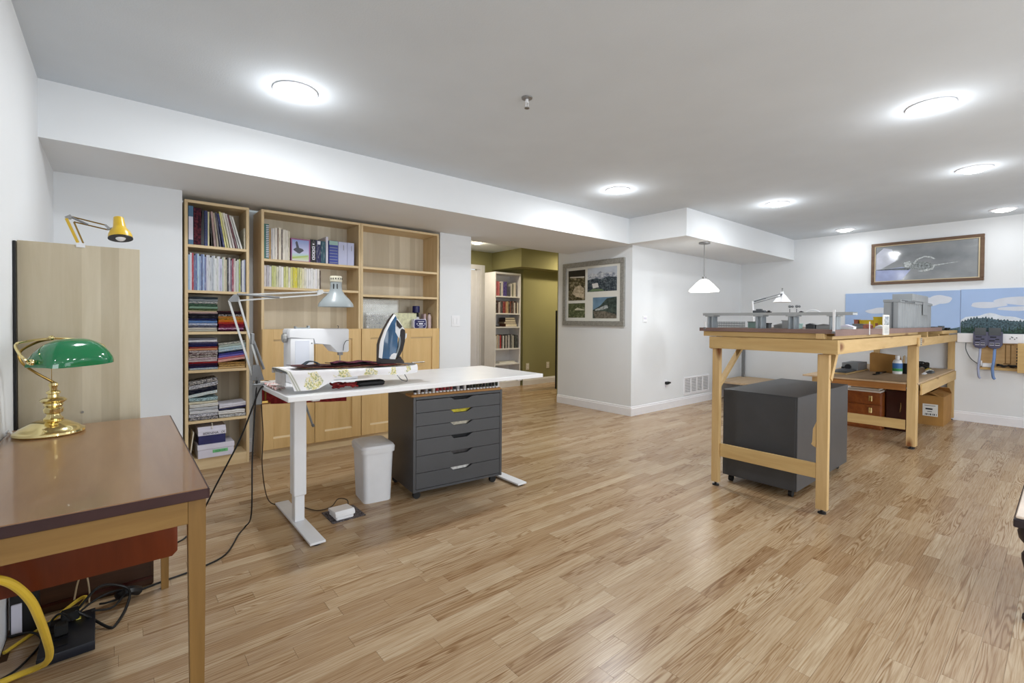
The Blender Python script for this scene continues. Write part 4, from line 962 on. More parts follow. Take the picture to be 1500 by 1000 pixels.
# boxes at the bottom
zx = S1[5]
t = thing('storage_box', 'white box with a green label at bottom of narrow bookcase', 'box', (.57, YF + .12, zx))
b = MB(); b.box(.452, .686, YF - .012, YF + .20, zx + .001, zx + .064, .002); put('body', b, M_lilac, t)
b = MB(); b.box(.449, .689, YF - .015, YF + .203, zx + .065, zx + .102, .002); put('lid', b, M_lilac, t)
b = MB(); b.box(.545, .645, YF - .0135, YF - .0121, zx + .034, zx + .057); lb = put('label', b, M_greenlabel, t)
text('XEROX', .021, (.595, YF - .0137, zx + .038), (R(90), 0, 0), plain('dark_green_ink', (40, 120, 70), .6), lb, align='CENTER')
z2 = zx + .103
t = thing('storage_box', 'navy box with printed white lid on top of white box', 'box', (.55, YF + .11, z2))
b = MB(); b.box(.457, .632, YF + .002, YF + .18, z2, z2 + .066, .002); put('body', b, M_navy, t)
b = MB(); b.prism([(YF - .002, z2 + .067), (YF - .002, z2 + .100), (YF + .03, z2 + .128), (YF + .184, z2 + .128), (YF + .184, z2 + .067)], 'x', .454, .635); ld = put('lid', b, M_lilac, t)
text('BERNINA', .0245, (.484, YF - .0025, z2 + .073), (R(90), 0, 0), M_ink, ld, ext=.0005)
text('(X', .0245, (.603, YF - .0025, z2 + .074), (R(90), 0, 0), M_ink, ld, name='emblem', ext=.0005)
b = MB(); b.box(.398, .404, YF - .004, YF + .20, zx + .003, zx + .205, .0005, mat=Matrix.Translation((.398, 0, zx)) @ Matrix.Rotation(R(7), 4, 'Y') @ Matrix.Translation((-.398, 0, -zx))); tag(put('white_card', b, M_pages), 'thin white panel leaning left of the boxes in narrow bookcase', 'panel')
b = MB(); b.tube([(.55, YF + .06, z2 + .132), (.545, YF + .03, z2 + .150), (.542, YF - .008, z2 + .125 + .03), (.543, YF - .012, z2 + .118), (.545, YF + .012, z2 + .119)], .0022, 6); tag(put('hanging_strap', b, M_pages), 'thin white tie on lid of navy box', 'tie')

# cabinet bookcase, upper shelf
zx = U1 = 1.628
x = .905
t = thing('spiral_notebook', 'green spiral-bound book at left end of cabinet bookcase upper shelf', 'notebook', (.92, YF + .1, zx))
b = MB(); b.box(.905, .940, YF + .012, YF + .22, zx + .0005, zx + .282, .001); put('cover', b, plain('teal_green_cover', (60, 112, 104), .5), t)
b = MB()
for q in range(18): b.box(.918, .938, YF + .005, YF + .0115, zx + .012 + q * .0148, zx + .019 + q * .0148)
put('spiral', b, M_lilac, t)
row(.942, YF + .008, zx, [(.013, .25, (186, 150, 100)), (.012, .25, (190, 188, 190)), (.014, .252, (214, 210, 206)), (.018, .258, (222, 216, 206)), (.008, .25, (130, 104, 90)), (.020, .262, (222, 214, 196)), (.008, .25, (96, 84, 80)), (.024, .252, (220, 214, 200)), (.018, .248, (214, 208, 196)), (.010, .242, (222, 214, 190))], 'on cabinet bookcase upper shelf', 'pale books on the cabinet bookcase upper shelf')
# joystick box
t = thing('boxed_joystick', 'boxed joystick with picture cover facing out on cabinet bookcase shelf', 'box', (1.185, YF + .05, zx))
bx0, bx1, bz0, bz1 = 1.108, 1.262, zx + .0005, zx + .190
b = MB(); b.box(bx0, bx1, YF + .01, YF + .08, bz0, bz1); put('carton', b, plain('box_magenta', (150, 84, 130), .4), t)
k = NT('box_art'); v = k.coords(); s_ = k.n('ShaderNodeSeparateXYZ'); k.l(v, s_.inputs[0])
art = k.ramp(k.math('DIVIDE', s_.outputs[2], .19), [(0, (216, 214, 214)), (.18, (190, 206, 150)), (.28, (176, 206, 206)), (.4, (196, 196, 226)), (1, (128, 150, 206))])
b = MB(); b.box(bx0 + .007, bx1 - .012, YF + .0092, YF + .0099, bz0 + .004, bz1 - .010); pc = put('cover_picture', b, k.set(.35, color=art), t)
def onx(pts): return [(bx0 + .007 + u * .135, bz0 + .004 + v * .176) for u, v in pts]
b = MB(); b.prism(onx([(.08, .50), (.35, .36), (.45, .35), (.70, .50), (.62, .58), (.42, .62), (.25, .62), (.12, .56)]), 'y', YF + .0082, YF + .0091).prism(onx([(.26, .62), (.42, .62), (.36, .78), (.32, .90), (.26, .93), (.20, .86), (.22, .78)]), 'y', YF + .0083, YF + .0091); put('picture_joystick', b, plain('joystick_grey', (70, 72, 84), .4), pc)
b = MB(); b.prism(onx([(.02, .16), (.96, .30), (.96, .22), (.02, .08)]), 'y', YF + .0084, YF + .0091); put('picture_stripe', b, plain('stripe_lime', (170, 190, 110), .5), pc)
x = row(1.266, YF + .008, zx, [(.044, .196, (20, 20, 24)), (.040, .196, (34, 36, 86)), (.036, .190, (40, 84, 100))], 'after the boxed joystick on upper shelf', 'dark game boxes on the cabinet bookcase upper shelf', 'box')
b = MB()
for q, (zz, hh, ww) in enumerate(((.15, .012, .012), (.112, .026, .02), (.082, .026, .02), (.052, .026, .02), (.022, .026, .02))):
    b.box(1.282 - ww / 2 + .006, 1.282 + ww / 2 + .006, YF + .0055, YF + .0068, zx + zz, zx + zz + hh)
    if q: b.box(1.282 - ww / 4 + .006, 1.282 + ww / 4 + .006, YF + .005, YF + .0054, zx + zz + .007, zx + zz + .019, mi=1)
o = put('spine_print', b, [M_whiteink, M_ink]); o.parent = [q for q in bpy.data.objects if q.get('label', '').startswith('black box, first')][0]
o.location = o.location - o.parent.location
b = MB(); b.box(1.333 - .014, 1.333 + .012, YF + .0045, YF + .0065, zx + .158, zx + .188); o = put('white_label', b, M_whiteink); o.parent = [q for q in bpy.data.objects if q.get('label', '').startswith('navy box, second')][0]; o.location = o.location - o.parent.location
b = MB(); b.box(1.392, 1.410, YF + .004, YF + .22, zx + .0005, zx + .234, .001); tag(put('binder', b, M_lilac), 'tall thin white binder among boxes on cabinet bookcase shelf', 'binder')
t = thing('software_box', 'blue striped box with pale teal top on upper shelf', 'box', (1.46, YF + .08, zx))
b = MB(); b.box(1.420, 1.498, YF + .008, YF + .20, zx + .0005, zx + .205, .001); put('carton', b, plain('deep_blue', (52, 66, 150), .4), t)
b = MB(); b.box(1.421, 1.497, YF + .0065, YF + .0079, zx + .168, zx + .203)
put('pale_band', b, M_modelteal, t)
b = MB()
for q in range(6): b.box(1.424, 1.494, YF + .0068, YF + .0079, zx + .012 + q * .026, zx + .016 + q * .026)
put('line_print', b, M_lampgrey, t)
for q, (a, c) in enumerate(((1.500, 1.580), (1.582, 1.642))):
    t = thing('software_box', ('wider' if q == 0 else 'narrower') + ' pale lavender box at right end of cabinet bookcase upper shelf', 'box', ((a + c) / 2, YF + .08, zx))
    b = MB(); b.box(a, c, YF + .006, YF + .20, zx + .0005, zx + .203, .001); put('carton', b, plain('pale_lavender', (184, 188, 216), .45, var=.02), t)
    b = MB(); b.box((a + c) / 2 + .005, (a + c) / 2 + .009, YF + .0045, YF + .0059, zx + .13, zx + .175); put('spine_print', b, M_galv, t)
pc = [(196, 190, 190), (176, 172, 180), (206, 204, 204), (186, 190, 120), (196, 198, 140), (206, 204, 176), (214, 210, 200), (226, 224, 222), (196, 196, 120), (206, 206, 140), (222, 216, 196), (206, 202, 130), (206, 196, 70), (212, 200, 60), (196, 196, 130), (212, 208, 150), (222, 214, 180), (220, 216, 200), (226, 224, 222), (228, 226, 226), (226, 226, 226), (228, 226, 222), (226, 224, 226), (222, 216, 206)]
row(.905, YF + .006, 1.402, [(.0170, .170 + .004 * math.sin(i * 2.3), c) for i, c in enumerate(pc)], 'in yellow and white row on second shelf', 'yellow and white paperbacks on the second shelf', 'paperback', .12)
book(1.343, YF + .006, 1.402, .006, .12, .16, (96, 76, 60), 0, 'thin brown booklet ending the row of yellow paperbacks', None, 'booklet', 'booklet')

# right cabinet: clear packs, tin, jars
zx = 1.0525
t = thing('clear_sheet_pack', 'large clear plastic pack leaning at left of right cabinet shelf', 'plastic pack', (1.90, YF + .12, zx))
b = MB(); b.box(1.732, 2.13, YF + .10, YF + .104, zx + .001, zx + .285, .001); put('sheet', b, M_clear, t)
b = MB(); b.box(1.74, 2.12, YF + .106, YF + .109, zx + .001, zx + .275); put('backing_paper', b, plain('pale_grey_paper', (214, 215, 212), .5, var=.08, nscale=14), t)
t = thing('bead_organizer', 'clear compartment box of tiny grey and lilac notions on cabinet shelf', 'organizer', (1.92, YF + .05, zx))
b = MB(); b.box(1.78, 2.09, YF + .045, YF + .048, zx + .001, zx + .15).box(1.78, 2.09, YF + .075, YF + .078, zx + .001, zx + .15).box(1.78, 2.09, YF + .0485, YF + .0745, zx + .001, zx + .004); put('shell', b, M_clear, t)
b = MB()
for i in range(12):
    for j in range(4):
        rr = random.Random(i * 7 + j); b.box(1.788 + i * .025, 1.788 + i * .025 + rr.uniform(.006, .016), YF + .052, YF + .07, zx + .012 + j * .034, zx + .012 + j * .034 + rr.uniform(.006, .02), mi=rr.choice((0, 0, 1, 2)))
o = put('notions', b, [M_galv, M_panelgrey, M_lilac], t); o['kind'] = 'stuff'
b = MB(); b.box(2.08, 2.32, YF + .085, YF + .092, zx + .001, zx + .155, .001); tag(put('craft_mat', b, plain('pale_green_mat', (204, 204, 170), .6, var=.1, nscale=30)), 'pale green craft mat standing behind the navy tin', 'mat')
t = thing('navy_tin', 'navy blue tin with white rim and label on cabinet shelf', 'tin', (2.335, YF + .04, zx))
def rrect(x0, x1, z0, z1, r, n=4):
    p = []
    for cx, cz, a0 in ((x1 - r, z0 + r, -90), (x1 - r, z1 - r, 0), (x0 + r, z1 - r, 90), (x0 + r, z0 + r, 180)):
        p += [(cx + r * math.cos(R(a0 + 90 * j / n)), cz + r * math.sin(R(a0 + 90 * j / n))) for j in range(n + 1)]
    return p
b = MB(); b.prism(rrect(2.255, 2.400, zx + .001, zx + .096, .02), 'y', YF + .022, YF + .07); put('box', b, M_lilac, t)
b = MB(); b.prism(rrect(2.264, 2.391, zx + .006, zx + .090, .016), 'y', YF + .0195, YF + .0219); lb = put('lid_label', b, M_navy, t)
b = MB(); b.box(2.313, 2.357, YF + .0182, YF + .0194, zx + .042, zx + .056).box(2.300, 2.370, YF + .0182, YF + .0194, zx + .068, zx + .073).box(2.296, 2.374, YF + .0182, YF + .0194, zx + .030, zx + .034).box(2.312, 2.358, YF + .0182, YF + .0194, zx + .014, zx + .020).box(2.286, 2.297, YF + .0182, YF + .0194, zx + .043, zx + .052).box(2.373, 2.384, YF + .0182, YF + .0194, zx + .043, zx + .052); put('label_print', b, M_whiteink, lb)
t = thing('dark_jar', 'tall dark jar with black cap standing behind navy tin', 'jar', (2.345, YF + .14, zx))
b = MB(); b.lathe([(0, zx + .001), (.027, zx + .001), (.027, zx + .155), (.022, zx + .162), (0, zx + .162)], (2.345, YF + .14, 0), 20); put('body', b, M_ink, t)
b = MB(); b.lathe([(0, zx + .1625), (.038, zx + .1625), (.038, zx + .225), (.034, zx + .23), (0, zx + .23)], (2.345, YF + .14, 0), 20); put('cap', b, M_navy, t)
b = MB(); b.box(2.327, 2.363, YF + .1105, YF + .1125, zx + .098, zx + .112).box(2.330, 2.360, YF + .1105, YF + .1125, zx + .115, zx + .119); put('label_print', b, M_whiteink, t)
t = thing('pink_bottle', 'pale pink bottle at right end of cabinet shelf', 'bottle', (2.465, YF + .08, zx))
b = MB(); b.lathe([(0, zx + .001), (.019, zx + .001), (.020, zx + .006), (.020, zx + .125), (.012, zx + .140), (.012, zx + .146), (0, zx + .146)], (2.465, YF + .08, 0), 18); put('body', b, plain('pale_pink', (206, 186, 186), .4), t)
b = MB(); b.lathe([(0, zx + .1465), (.014, zx + .1465), (.014, zx + .158), (0, zx + .158)], (2.465, YF + .08, 0), 14); put('cap', b, M_mahog, t)
b = MB(); b.box(2.408, 2.436, YF + .09, YF + .15, zx + .001, zx + .15, .003); o = put('small_carton', b, plain('dusty_pink', (186, 160, 160), .6)); tag(o, 'small dusty pink carton between tin and pink bottle', 'carton')
b = MB(); b.box(2.412, 2.432, YF + .0885, YF + .0895, zx + .06, zx + .10); put('print', b, M_lilac, o)

# wall switch right of the bookcases
def plate(name, label, x, y, z, axis='x', w_=.072, h_=.115, cat='switch', kids=()):
    t = thing(name, label, cat, (x, y, z - h_ / 2))
    b = MB(); b.box(x - w_ / 2, x + w_ / 2, y - .006, y - .0002, z - h_ / 2, z + h_ / 2, .0015); put('plate', b, M_white, t); return t
t = plate('light_switch', 'white light switch on wall right of birch bookcases', 2.770, 4.25, 1.131, w_=.105)
for q in (-.023, .023):
    b = MB(); b.box(2.770 + q - .012, 2.770 + q + .012, 4.240, 4.2438, 1.10, 1.163, .001); put('rocker', b, M_white, t)
t = plate('wall_outlet', 'white wall outlet with black plug above baseboard, left of vent', 5.46, YP, .33, cat='outlet')
b = MB(); b.box(5.44, 5.50, YP - .042, YP - .0065, .325, .36, .004).cyl((5.49, YP - .03, .342), (5.53, YP - .03, .342), .012, n=10); put('plug', b, M_black, t)
b = MB(); b.box(5.446, 5.474, YP - .0085, YP - .0062, .285, .312, .001); put('socket', b, M_lilac, t)
t = plate('thermostat', 'small white thermostat on white wall left of pendant lamp', 4.99, YP, 1.165, w_=.085, h_=.085, cat='thermostat')
b = MB(); b.box(4.965, 5.015, YP - .0095, YP - .0062, 1.168, 1.19, .001); put('display', b, M_lilac, t)
b = MB(); b.box(4.96, 5.02, YP - .0085, YP - .0062, 1.128, 1.133); put('slot', b, M_galv, t)
t = thing('wall_vent', 'white slatted air vent in wall just above the baseboard', 'vent', (6.255, YP, .15))
b = MB()
for z0, z1 in ((.135, .160), (.355, .380)): b.box(5.91, 6.60, YP - .009, YP - .0005, z0, z1, .002)
for xx in (5.91, 6.083, 6.243, 6.403, 6.575): b.box(xx, xx + .025, YP - .009, YP - .0005, .160, .355)
put('frame', b, M_trim, t)
b = MB(); b.box(5.93, 6.58, YP - .0009, YP - .0002, .155, .36); put('backing', b, M_galv, t)
for q in range(4):
    xx0 = (5.935, 6.108, 6.268, 6.428)[q]; xx1 = (6.083, 6.243, 6.403, 6.575)[q]
    for j in range(9):
        b = MB(); b.box(xx0, xx1, YP - .006, YP - .002, .163 + j * .0215, .163 + j * .0215 + .012, mat=None); put('slat', b, M_trim, t)

# collage of four photographs
t = thing('photo_collage', 'grey framed collage of four landscape photographs on white wall', 'picture', (XP, 4.005, 1.08))
CY0, CY1, CZ0, CZ1 = 3.493, 4.520, 1.080, 1.918
fwid = .062
b = MB()
for (ya, yb_, za, zb_) in ((CY0, CY1, CZ0, CZ0 + fwid), (CY0, CY1, CZ1 - fwid, CZ1), (CY0, CY0 + fwid, CZ0 + fwid, CZ1 - fwid), (CY1 - fwid, CY1, CZ0 + fwid, CZ1 - fwid)):
    b.box(XP - .03, XP - .0005, ya, yb_, za, zb_, .003)
put('frame', b, M_frame_silver, t)
b = MB(); b.box(XP - .012, XP - .001, CY0 + fwid, CY1 - fwid, CZ0 + fwid, CZ1 - fwid); put('mount', b, M_mat, t)
def photo_mat(name, stops, scale=14):
    k = NT(name); v = k.coords('Object', (1, 1, 1.4)); return k.set(.3, color=k.ramp(k.noise(v, scale, 6, .65), stops), coat=.3)
def yy(u): return CY1 - u * (CY1 - CY0)   # picture runs left (far) to right (near)
def zz(v): return CZ1 - v * (CZ1 - CZ0)
def pic(name, u0, u1, v0, v1, mat, kids):
    b = MB(); b.box(XP - .0135, XP - .0121, yy(u1), yy(u0), zz(v1), zz(v0)); o = put(name, b, mat, t)
    for i_, (nm, pts, mt) in enumerate(kids):
        b = MB(); b.prism([(yy(u0 + (u1 - u0) * a), zz(v0 + (v1 - v0) * c)) for a, c in pts], 'x', XP - .0141 - .0004 * i_, XP - .0136); put(nm, b, mt, o)
dark_g = photo_mat('photo_brown_green', [(.3, (34, 32, 22)), (.5, (84, 76, 52)), (.7, (176, 166, 140))], 22)
pic('photograph', .095, .385, .12, .60, dark_g, [('photo_roofline', [(0, 0), (1, 0), (1, .22), (0, .20)], plain('p_dark', (30, 26, 20), .4, var=.2)), ('photo_light_strip', [(.1, .20), (.95, .22), (.95, .26), (.1, .24)], plain('p_strip', (206, 202, 190), .4, var=.05)),
    ('photo_rock', [(.22, .76), (.4, .56), (.7, .50), (.95, .62), (.96, .95), (.5, .88)], photo_mat('p_rock', [(.3, (130, 116, 90)), (.6, (206, 192, 168))], 30))])
pic('photograph', .095, .385, .645, .875, photo_mat('photo_green', [(.3, (52, 60, 40)), (.55, (92, 100, 70)), (.75, (170, 170, 140))], 26), [('photo_bridge', [(.4, .42), (.55, .30), (.7, .36), (.98, .44), (.98, .50), (.4, .48)], plain('p_pale', (190, 190, 170), .4, var=.1))])
pic('photograph', .425, .885, .11, .475, plain('p_sky', (186, 194, 206), .3, var=.04), [('photo_mountains', [(0, .34), (.15, .2), (.3, .28), (.45, .16), (.6, .26), (.8, .22), (1, .3), (1, 1), (0, 1)], photo_mat('p_mtn', [(.35, (110, 120, 140)), (.6, (206, 210, 216))], 24)),
    ('photo_forest', [(0, .5), (.3, .44), (.5, .50), (.7, .40), (1, .45), (1, 1), (0, 1)], photo_mat('p_forest', [(.36, (30, 36, 46)), (.52, (64, 76, 86)), (.66, (120, 130, 136))], 40)), ('photo_roof', [(.16, .66), (.36, .64), (.40, .82), (.2, .86)], plain('p_roof', (216, 216, 216), .4)), ('photo_meadow', [(.02, .98), (.2, .88), (.5, .9), (.6, .99)], plain('p_mead', (100, 120, 90), .5, var=.2))])
pic('photograph', .515, .885, .565, .885, plain('p_sky2', (110, 140, 166), .3, var=.1), [('photo_hill', [(.04, .58), (.3, .42), (.6, .06), (1, 0), (1, 1), (0, 1), (0, .6)], photo_mat('p_hill2', [(.35, (34, 44, 44)), (.65, (84, 98, 92))], 30)), ('photo_train', [(.1, .58), (.5, .40), (.62, .38), (.66, .52), (.4, .6), (.1, .64)], photo_mat('p_train', [(.4, (120, 130, 130)), (.6, (196, 200, 200))], 40)), ('photo_track', [(.02, .66), (.5, .66), (1, .82), (1, 1), (.1, 1)], photo_mat('p_track', [(.4, (84, 80, 72)), (.6, (130, 124, 112))], 30))])

# corridor bookcase
t = thing('bookcase', 'white bookcase holding books in the olive corridor', 'bookcase', (5.10, 6.34, 0))
wx0, wx1, wy0, wy1, wz = 4.815, 5.385, 6.19, 6.48, 1.955
for xa in (wx0, wx1 - .02):
    b = MB(); b.box(xa, xa + .02, wy0, wy1, 0, wz, .001); put('side_panel', b, M_trim, t)
b = MB(); b.box(wx0 + .02, wx1 - .02, wy0, wy1, wz - .03, wz, .001); put('top_panel', b, M_trim, t)
b = MB(); b.box(wx0 + .02, wx1 - .02, wy1 - .006, wy1, .02, wz - .03); put('back_panel', b, M_trim, t)
b = MB(); b.box(wx0 + .02, wx1 - .02, wy0 + .004, wy0 + .02, 0, .08); put('plinth', b, M_trim, t)
WS = [1.555, 1.265, 1.035, .665, .405, .10]
for z in WS:
    b = MB(); b.box(wx0 + .02, wx1 - .02, wy0 + .002, wy1 - .007, z - .022, z, .001); put('shelf', b, M_trim, t)
row(4.862, wy0 + .02, WS[0], [(.05, .245, (190, 90, 96)), (.02, .235, (206, 130, 130)), (.018, .22, (50, 60, 60)), (.05, .245, (206, 200, 200)), (.085, .245, (60, 40, 130))], 'on top shelf of corridor bookcase', 'large books on the corridor bookcase top shelf')
row(5.20, wy0 + .05, WS[0], [(.03, .22, (200, 196, 190)), (.03, .225, (110, 112, 96)), (.05, .24, (212, 206, 196))], 'of pale right group on corridor bookcase top shelf', 'pale books on the corridor bookcase top shelf')
rc = [(40, 30, 32), (70, 40, 44), (206, 196, 196), (110, 100, 104), (60, 60, 66), (150, 50, 56), (130, 40, 44), (190, 150, 110), (180, 160, 120), (60, 50, 44), (120, 60, 50), (46, 40, 44), (130, 100, 96), (206, 206, 206), (60, 36, 40), (206, 200, 190)]
row(4.842, wy0 + .015, WS[1], [(.030, .185 + .025 * math.sin(i * 1.7) ** 2, c) for i, c in enumerate(rc)], 'on second shelf of corridor bookcase', 'novels on the corridor bookcase second shelf')
rc = [(206, 204, 200), (190, 170, 150), (150, 150, 150), (176, 40, 46), (60, 56, 60), (206, 206, 206), (40, 40, 44), (186, 180, 176), (70, 70, 74), (206, 204, 206), (50, 54, 60), (120, 120, 120), (186, 186, 180), (44, 40, 46), (70, 80, 80), (60, 60, 64)]
row(4.842, wy0 + .015, WS[3], [(.030, .215 + .02 * math.sin(i * 1.3) ** 2, c) for i, c in enumerate(rc)], 'on fourth shelf of corridor bookcase', 'novels on the corridor bookcase fourth shelf')
zz_ = WS[2] + .0005
for i, (a, c, h, col, lab) in enumerate(((5.07, 5.32, .05, (110, 74, 56), 'brown flat book, lowest in small pile on corridor bookcase'), (5.04, 5.30, .03, (150, 130, 110), 'tan flat book, second in small pile on corridor bookcase'), (5.06, 5.29, .045, (70, 50, 44), 'dark brown flat book, third in corridor bookcase pile'), (5.06, 5.28, .03, (56, 52, 50), 'dark flat book on top of corridor bookcase pile'))):
    b = MB(); b.box(a, c, wy0 + .03, wy0 + .2, zz_, zz_ + h, .002).box(a + .004, c - .004, wy0 + .028, wy0 + .03, zz_ + .005, zz_ + h - .005, mi=1); tag(put('flat_book', b, [plain('flat_book_cover', col, .5), M_pages]), lab, 'book', 'flat pile of books in the corridor bookcase'); zz_ += h + .0005
b = MB(); b.box(4.862, 4.95, wy0 + .03, wy0 + .15, WS[2] + .0005, WS[2] + .02, .003); tag(put('card_case', b, M_ink), 'small flat dark case left on corridor bookcase third shelf', 'case')
b = MB(); b.box(4.94, 5.35, wy0 + .04, wy0 + .22, WS[4] + .0005, WS[4] + .012).box(4.96, 5.30, wy0 + .05, wy0 + .22, WS[4] + .0125, WS[4] + .03); tag(put('paper_stack', b, M_paper), 'loose pile of white papers on corridor bookcase fifth shelf', 'papers')
row(4.842, wy0 + .03, WS[5], [(.045, .20, (90, 86, 80)), (.05, .19, (200, 196, 186)), (.06, .205, (44, 42, 44)), (.04, .20, (160, 150, 140)), (.05, .19, (70, 74, 80))], 'on bottom shelf of corridor bookcase', 'books on the corridor bookcase bottom shelf')
for (xx, lab) in ((5.56, 'white outlet low on dark olive wall by the bookcase'), (6.06, 'white outlet low on sunlit olive wall')):
    t = thing('wall_outlet', lab, 'outlet', (xx, 6.2, .27)); b = MB(); b.box(xx - .036, xx + .036, 6.194, 6.1998, .27, .385, .001); put('plate', b, M_pages, t)
    for z in (.30, .345):
        b = MB(); b.box(xx - .014, xx + .014, 6.1925, 6.1938, z, z + .025); put('socket', b, M_paper, t)
b = MB(); b.box(5.625, 6.35, 5.52, 5.56, 0, 1.31, .004); o = put('navy_screen', b, plain('navy_fabric_panel', (32, 46, 76), .7)); tag(o, 'tall dark navy panel at the corridor corner behind collage wall', 'panel')
b = MB(); b.box(5.615, 5.624, 5.515, 5.565, 0, 1.312); put('edge_strip', b, M_black, o)

# ------------------------------------------------------------------ model railway table
t = RT = thing('railway_table', 'long pine workbench table carrying the model railway layout', 'table', (5.4, 1.3, 0))
LX0, LX1, LY0, LY1 = 3.175, 6.62, .882, 1.703
b = MB(); b.box(LX0, LX1, LY0, LY1, 1.081, 1.099, .001); put('layout_board', b, M_layout, t)
b = MB(); b.box(LX0 - .006, LX0, LY0, LY1, 1.076, 1.100).box(LX0 - .006, LX1, LY0 - .006, LY0, 1.062, 1.100); put('fascia', b, M_brownedge, t)
b = MB(); b.box(LX1 + .002, 7.59, .87, LY1, 1.030, 1.062, .002); put('far_board', b, M_pine, t)
b = MB(); b.box(3.18, 3.22, .935, 1.678, 1.042, 1.075, .001); put('rail', b, M_piney, t)
b = MB(); b.box(3.22, 5.60, .905, .945, 1.040, 1.0605, .001); put('rail', b, M_pine, t)
b = MB(); b.box(3.165, 3.205, .862, 1.628, .958, 1.039, .0015); put('end_beam', b, M_piney, t)
b = MB(); b.box(3.206, 5.62, .885, .925, .952, 1.036, .0015); put('side_beam', b, M_pine, t)
b = MB(); b.box(5.45, 7.59, .872, .884, .934, 1.012, .0015); put('side_beam', b, M_pine, t)
b = MB(); b.box(3.206, 7.59, 1.60, 1.64, .952, 1.036, .0015); put('side_beam', b, M_pine, t)
for xx in (3.7, 4.2, 4.7, 5.2, 5.9, 6.5, 7.1):
    b = MB(); b.box(xx, xx + .038, .926 if xx < 5.4 else .885, 1.599, 1.0 if xx < 6.4 else .96, 1.080 if xx < 6.4 else 1.029, .001); put('joist', b, M_piney, t)
b = MB(); b.box(3.157, 3.1645, .930, .972, 1.044, 1.075, .001); put('block', b, M_pinez, t)
def bleg(x, y, zt, w_=.04, d_=.085, zb=.025):
    b = MB(); b.box(x - w_ / 2, x + w_ / 2, y - d_ / 2, y + d_ / 2, zb, zt, .0015); L = put('leg', b, M_pinez, t)
    b = MB(); b.cyl((x, y, 0), (x, y, .008), .022, n=14).cyl((x, y, .008), (x, y, zb), .008, n=8); put('foot', b, M_black, L)
bleg(3.206, 1.590, .9575, .036, .050)
bleg(3.222, .946, .9515, .036, .060)
bleg(5.510, .925, .9515, .04, .066); bleg(5.556, .925, .9515, .04, .07)
bleg(7.57, .915, .930, .04, .06)
bleg(5.50, 1.575, .9515, .036, .045); bleg(5.60, 1.63, .9515, .036, .045)
bleg(7.57, 1.63, .9515, .04, .06)
b = MB(); b.prism([(.978, .545), (.995, .50), (.998, .42), (1.004, .405), (.978, .405)], 'x', 3.207, 3.245); put('block', b, M_pinez, t)
b = MB(); b.prism([(.978, .52), (.995, .47), (.998, .40), (.978, .39)], 'x', 3.208, 3.244); put('block', b, M_pinez, t)
b = MB(); b.box(3.205, 3.222, .977, 1.564, .206, .296, .0015); put('stretcher', b, M_piney, t)
b = MB(); b.bar((3.215, 1.600, .665), (3.60, 1.60, .955), .02, .035, ref=(0, 1, 0)); put('brace', b, M_pine, t)
b = MB(); b.bar((3.235, .925, .80), (3.34, .925, .955), .035, .03, ref=(0, 1, 0)); put('brace', b, M_pine, t)
for (xx, z0, z1, yf_) in ((3.222, .956, 1.034, .885), (5.505, .938, 1.008, .872)):
    b = MB(); b.box(xx, xx + .06, yf_ - .0022, yf_ - .0003, z0, z1); pl_ = put('bracket_plate', b, plain('zinc_plate', (182, 176, 164), .5, .15, .08, 60), t)
    b = MB()
    for q in range(4):
        for g in (.015, .045): b.cyl((xx + g, yf_ - .0022, z0 + .012 + q * .017), (xx + g, yf_ - .005, z0 + .012 + q * .017), .004, n=8)
    put('screw', b, M_galv, pl_)
# lower table
t = thing('lower_workbench', 'low pine workbench shelf cluttered with tools under railway table', 'table', (6.5, 1.35, 0))
b = MB(); b.prism([(5.47, 1.80), (5.47, 1.602), (5.521, 1.602), (5.521, 1.548), (5.475, 1.548), (5.485, .962), (5.535, .962), (5.535, .885), (7.59, .885), (7.59, 1.80)], 'z', .585, .600, bev=.001); put('top', b, M_plyw, t)
b = MB(); b.box(5.60, 7.545, .8685, .884, .486, .586, .0015); put('front_rail', b, M_pine, t)
b = MB(); b.box(5.492, 5.508, .965, 1.545, .525, .584, .0015); put('apron', b, wood('dark_pine', (170, 116, 62), (140, 92, 46), 1, 44, .55), t)
b = MB(); b.box(5.492, 5.508, .965, 1.545, .170, .258, .0015); put('low_rail', b, M_piney, t)
for (xx, yy_) in ((5.545, 1.70), (7.56, 1.755)):
    b = MB(); b.box(xx - .02, xx + .02, yy_ - .03, yy_ + .03, 0, .584, .0015); put('leg', b, M_pinez, t)

# things on the lower workbench
zb = .6005
b = MB(); b.box(5.80, 6.62, 1.50, 1.70, zb, zb + .012, .001); tag(put('scrap_board', b, M_pine), 'flat pine scrap board on low workbench below railway table', 'board')
b = MB(); b.box(5.86, 6.22, 1.52, 1.66, zb + .0125, zb + .030, .003); tag(put('circuit_board', b, M_concd), 'dark flat circuit module lying on pine scrap board', 'module')
t = thing('power_pack', 'grey metal power pack on low workbench beside cardboard sheet', 'power pack', (6.30, 1.50, zb))
b = MB(); b.box(6.24, 6.60, 1.51, 1.66, zb + .013, zb + .095, .003); put('case', b, M_galv, t)
b = MB(); b.cyl((6.239, 1.60, zb + .05), (6.225, 1.60, zb + .05), .03, n=16).box(6.225, 6.238, 1.63, 1.66, zb + .02, zb + .05); put('dial', b, M_black, t)
b = MB(); b.prism([(1.45, zb), (1.19, zb), (1.175, zb + .15), (1.185, zb + .19), (1.43, zb + .215), (1.452, zb + .20)], 'x', 6.45, 6.46); o = put('cardboard_sheet', b, M_card); tag(o, 'brown cardboard flap standing on the low workbench', 'cardboard')
b = MB(); b.box(6.461, 6.60, 1.20, 1.44, zb, zb + .01); put('folded_base', b, M_card, o)
t = thing('glue_bottle', 'white bottle with blue green label on the low workbench', 'bottle', (6.36, 1.19, zb))
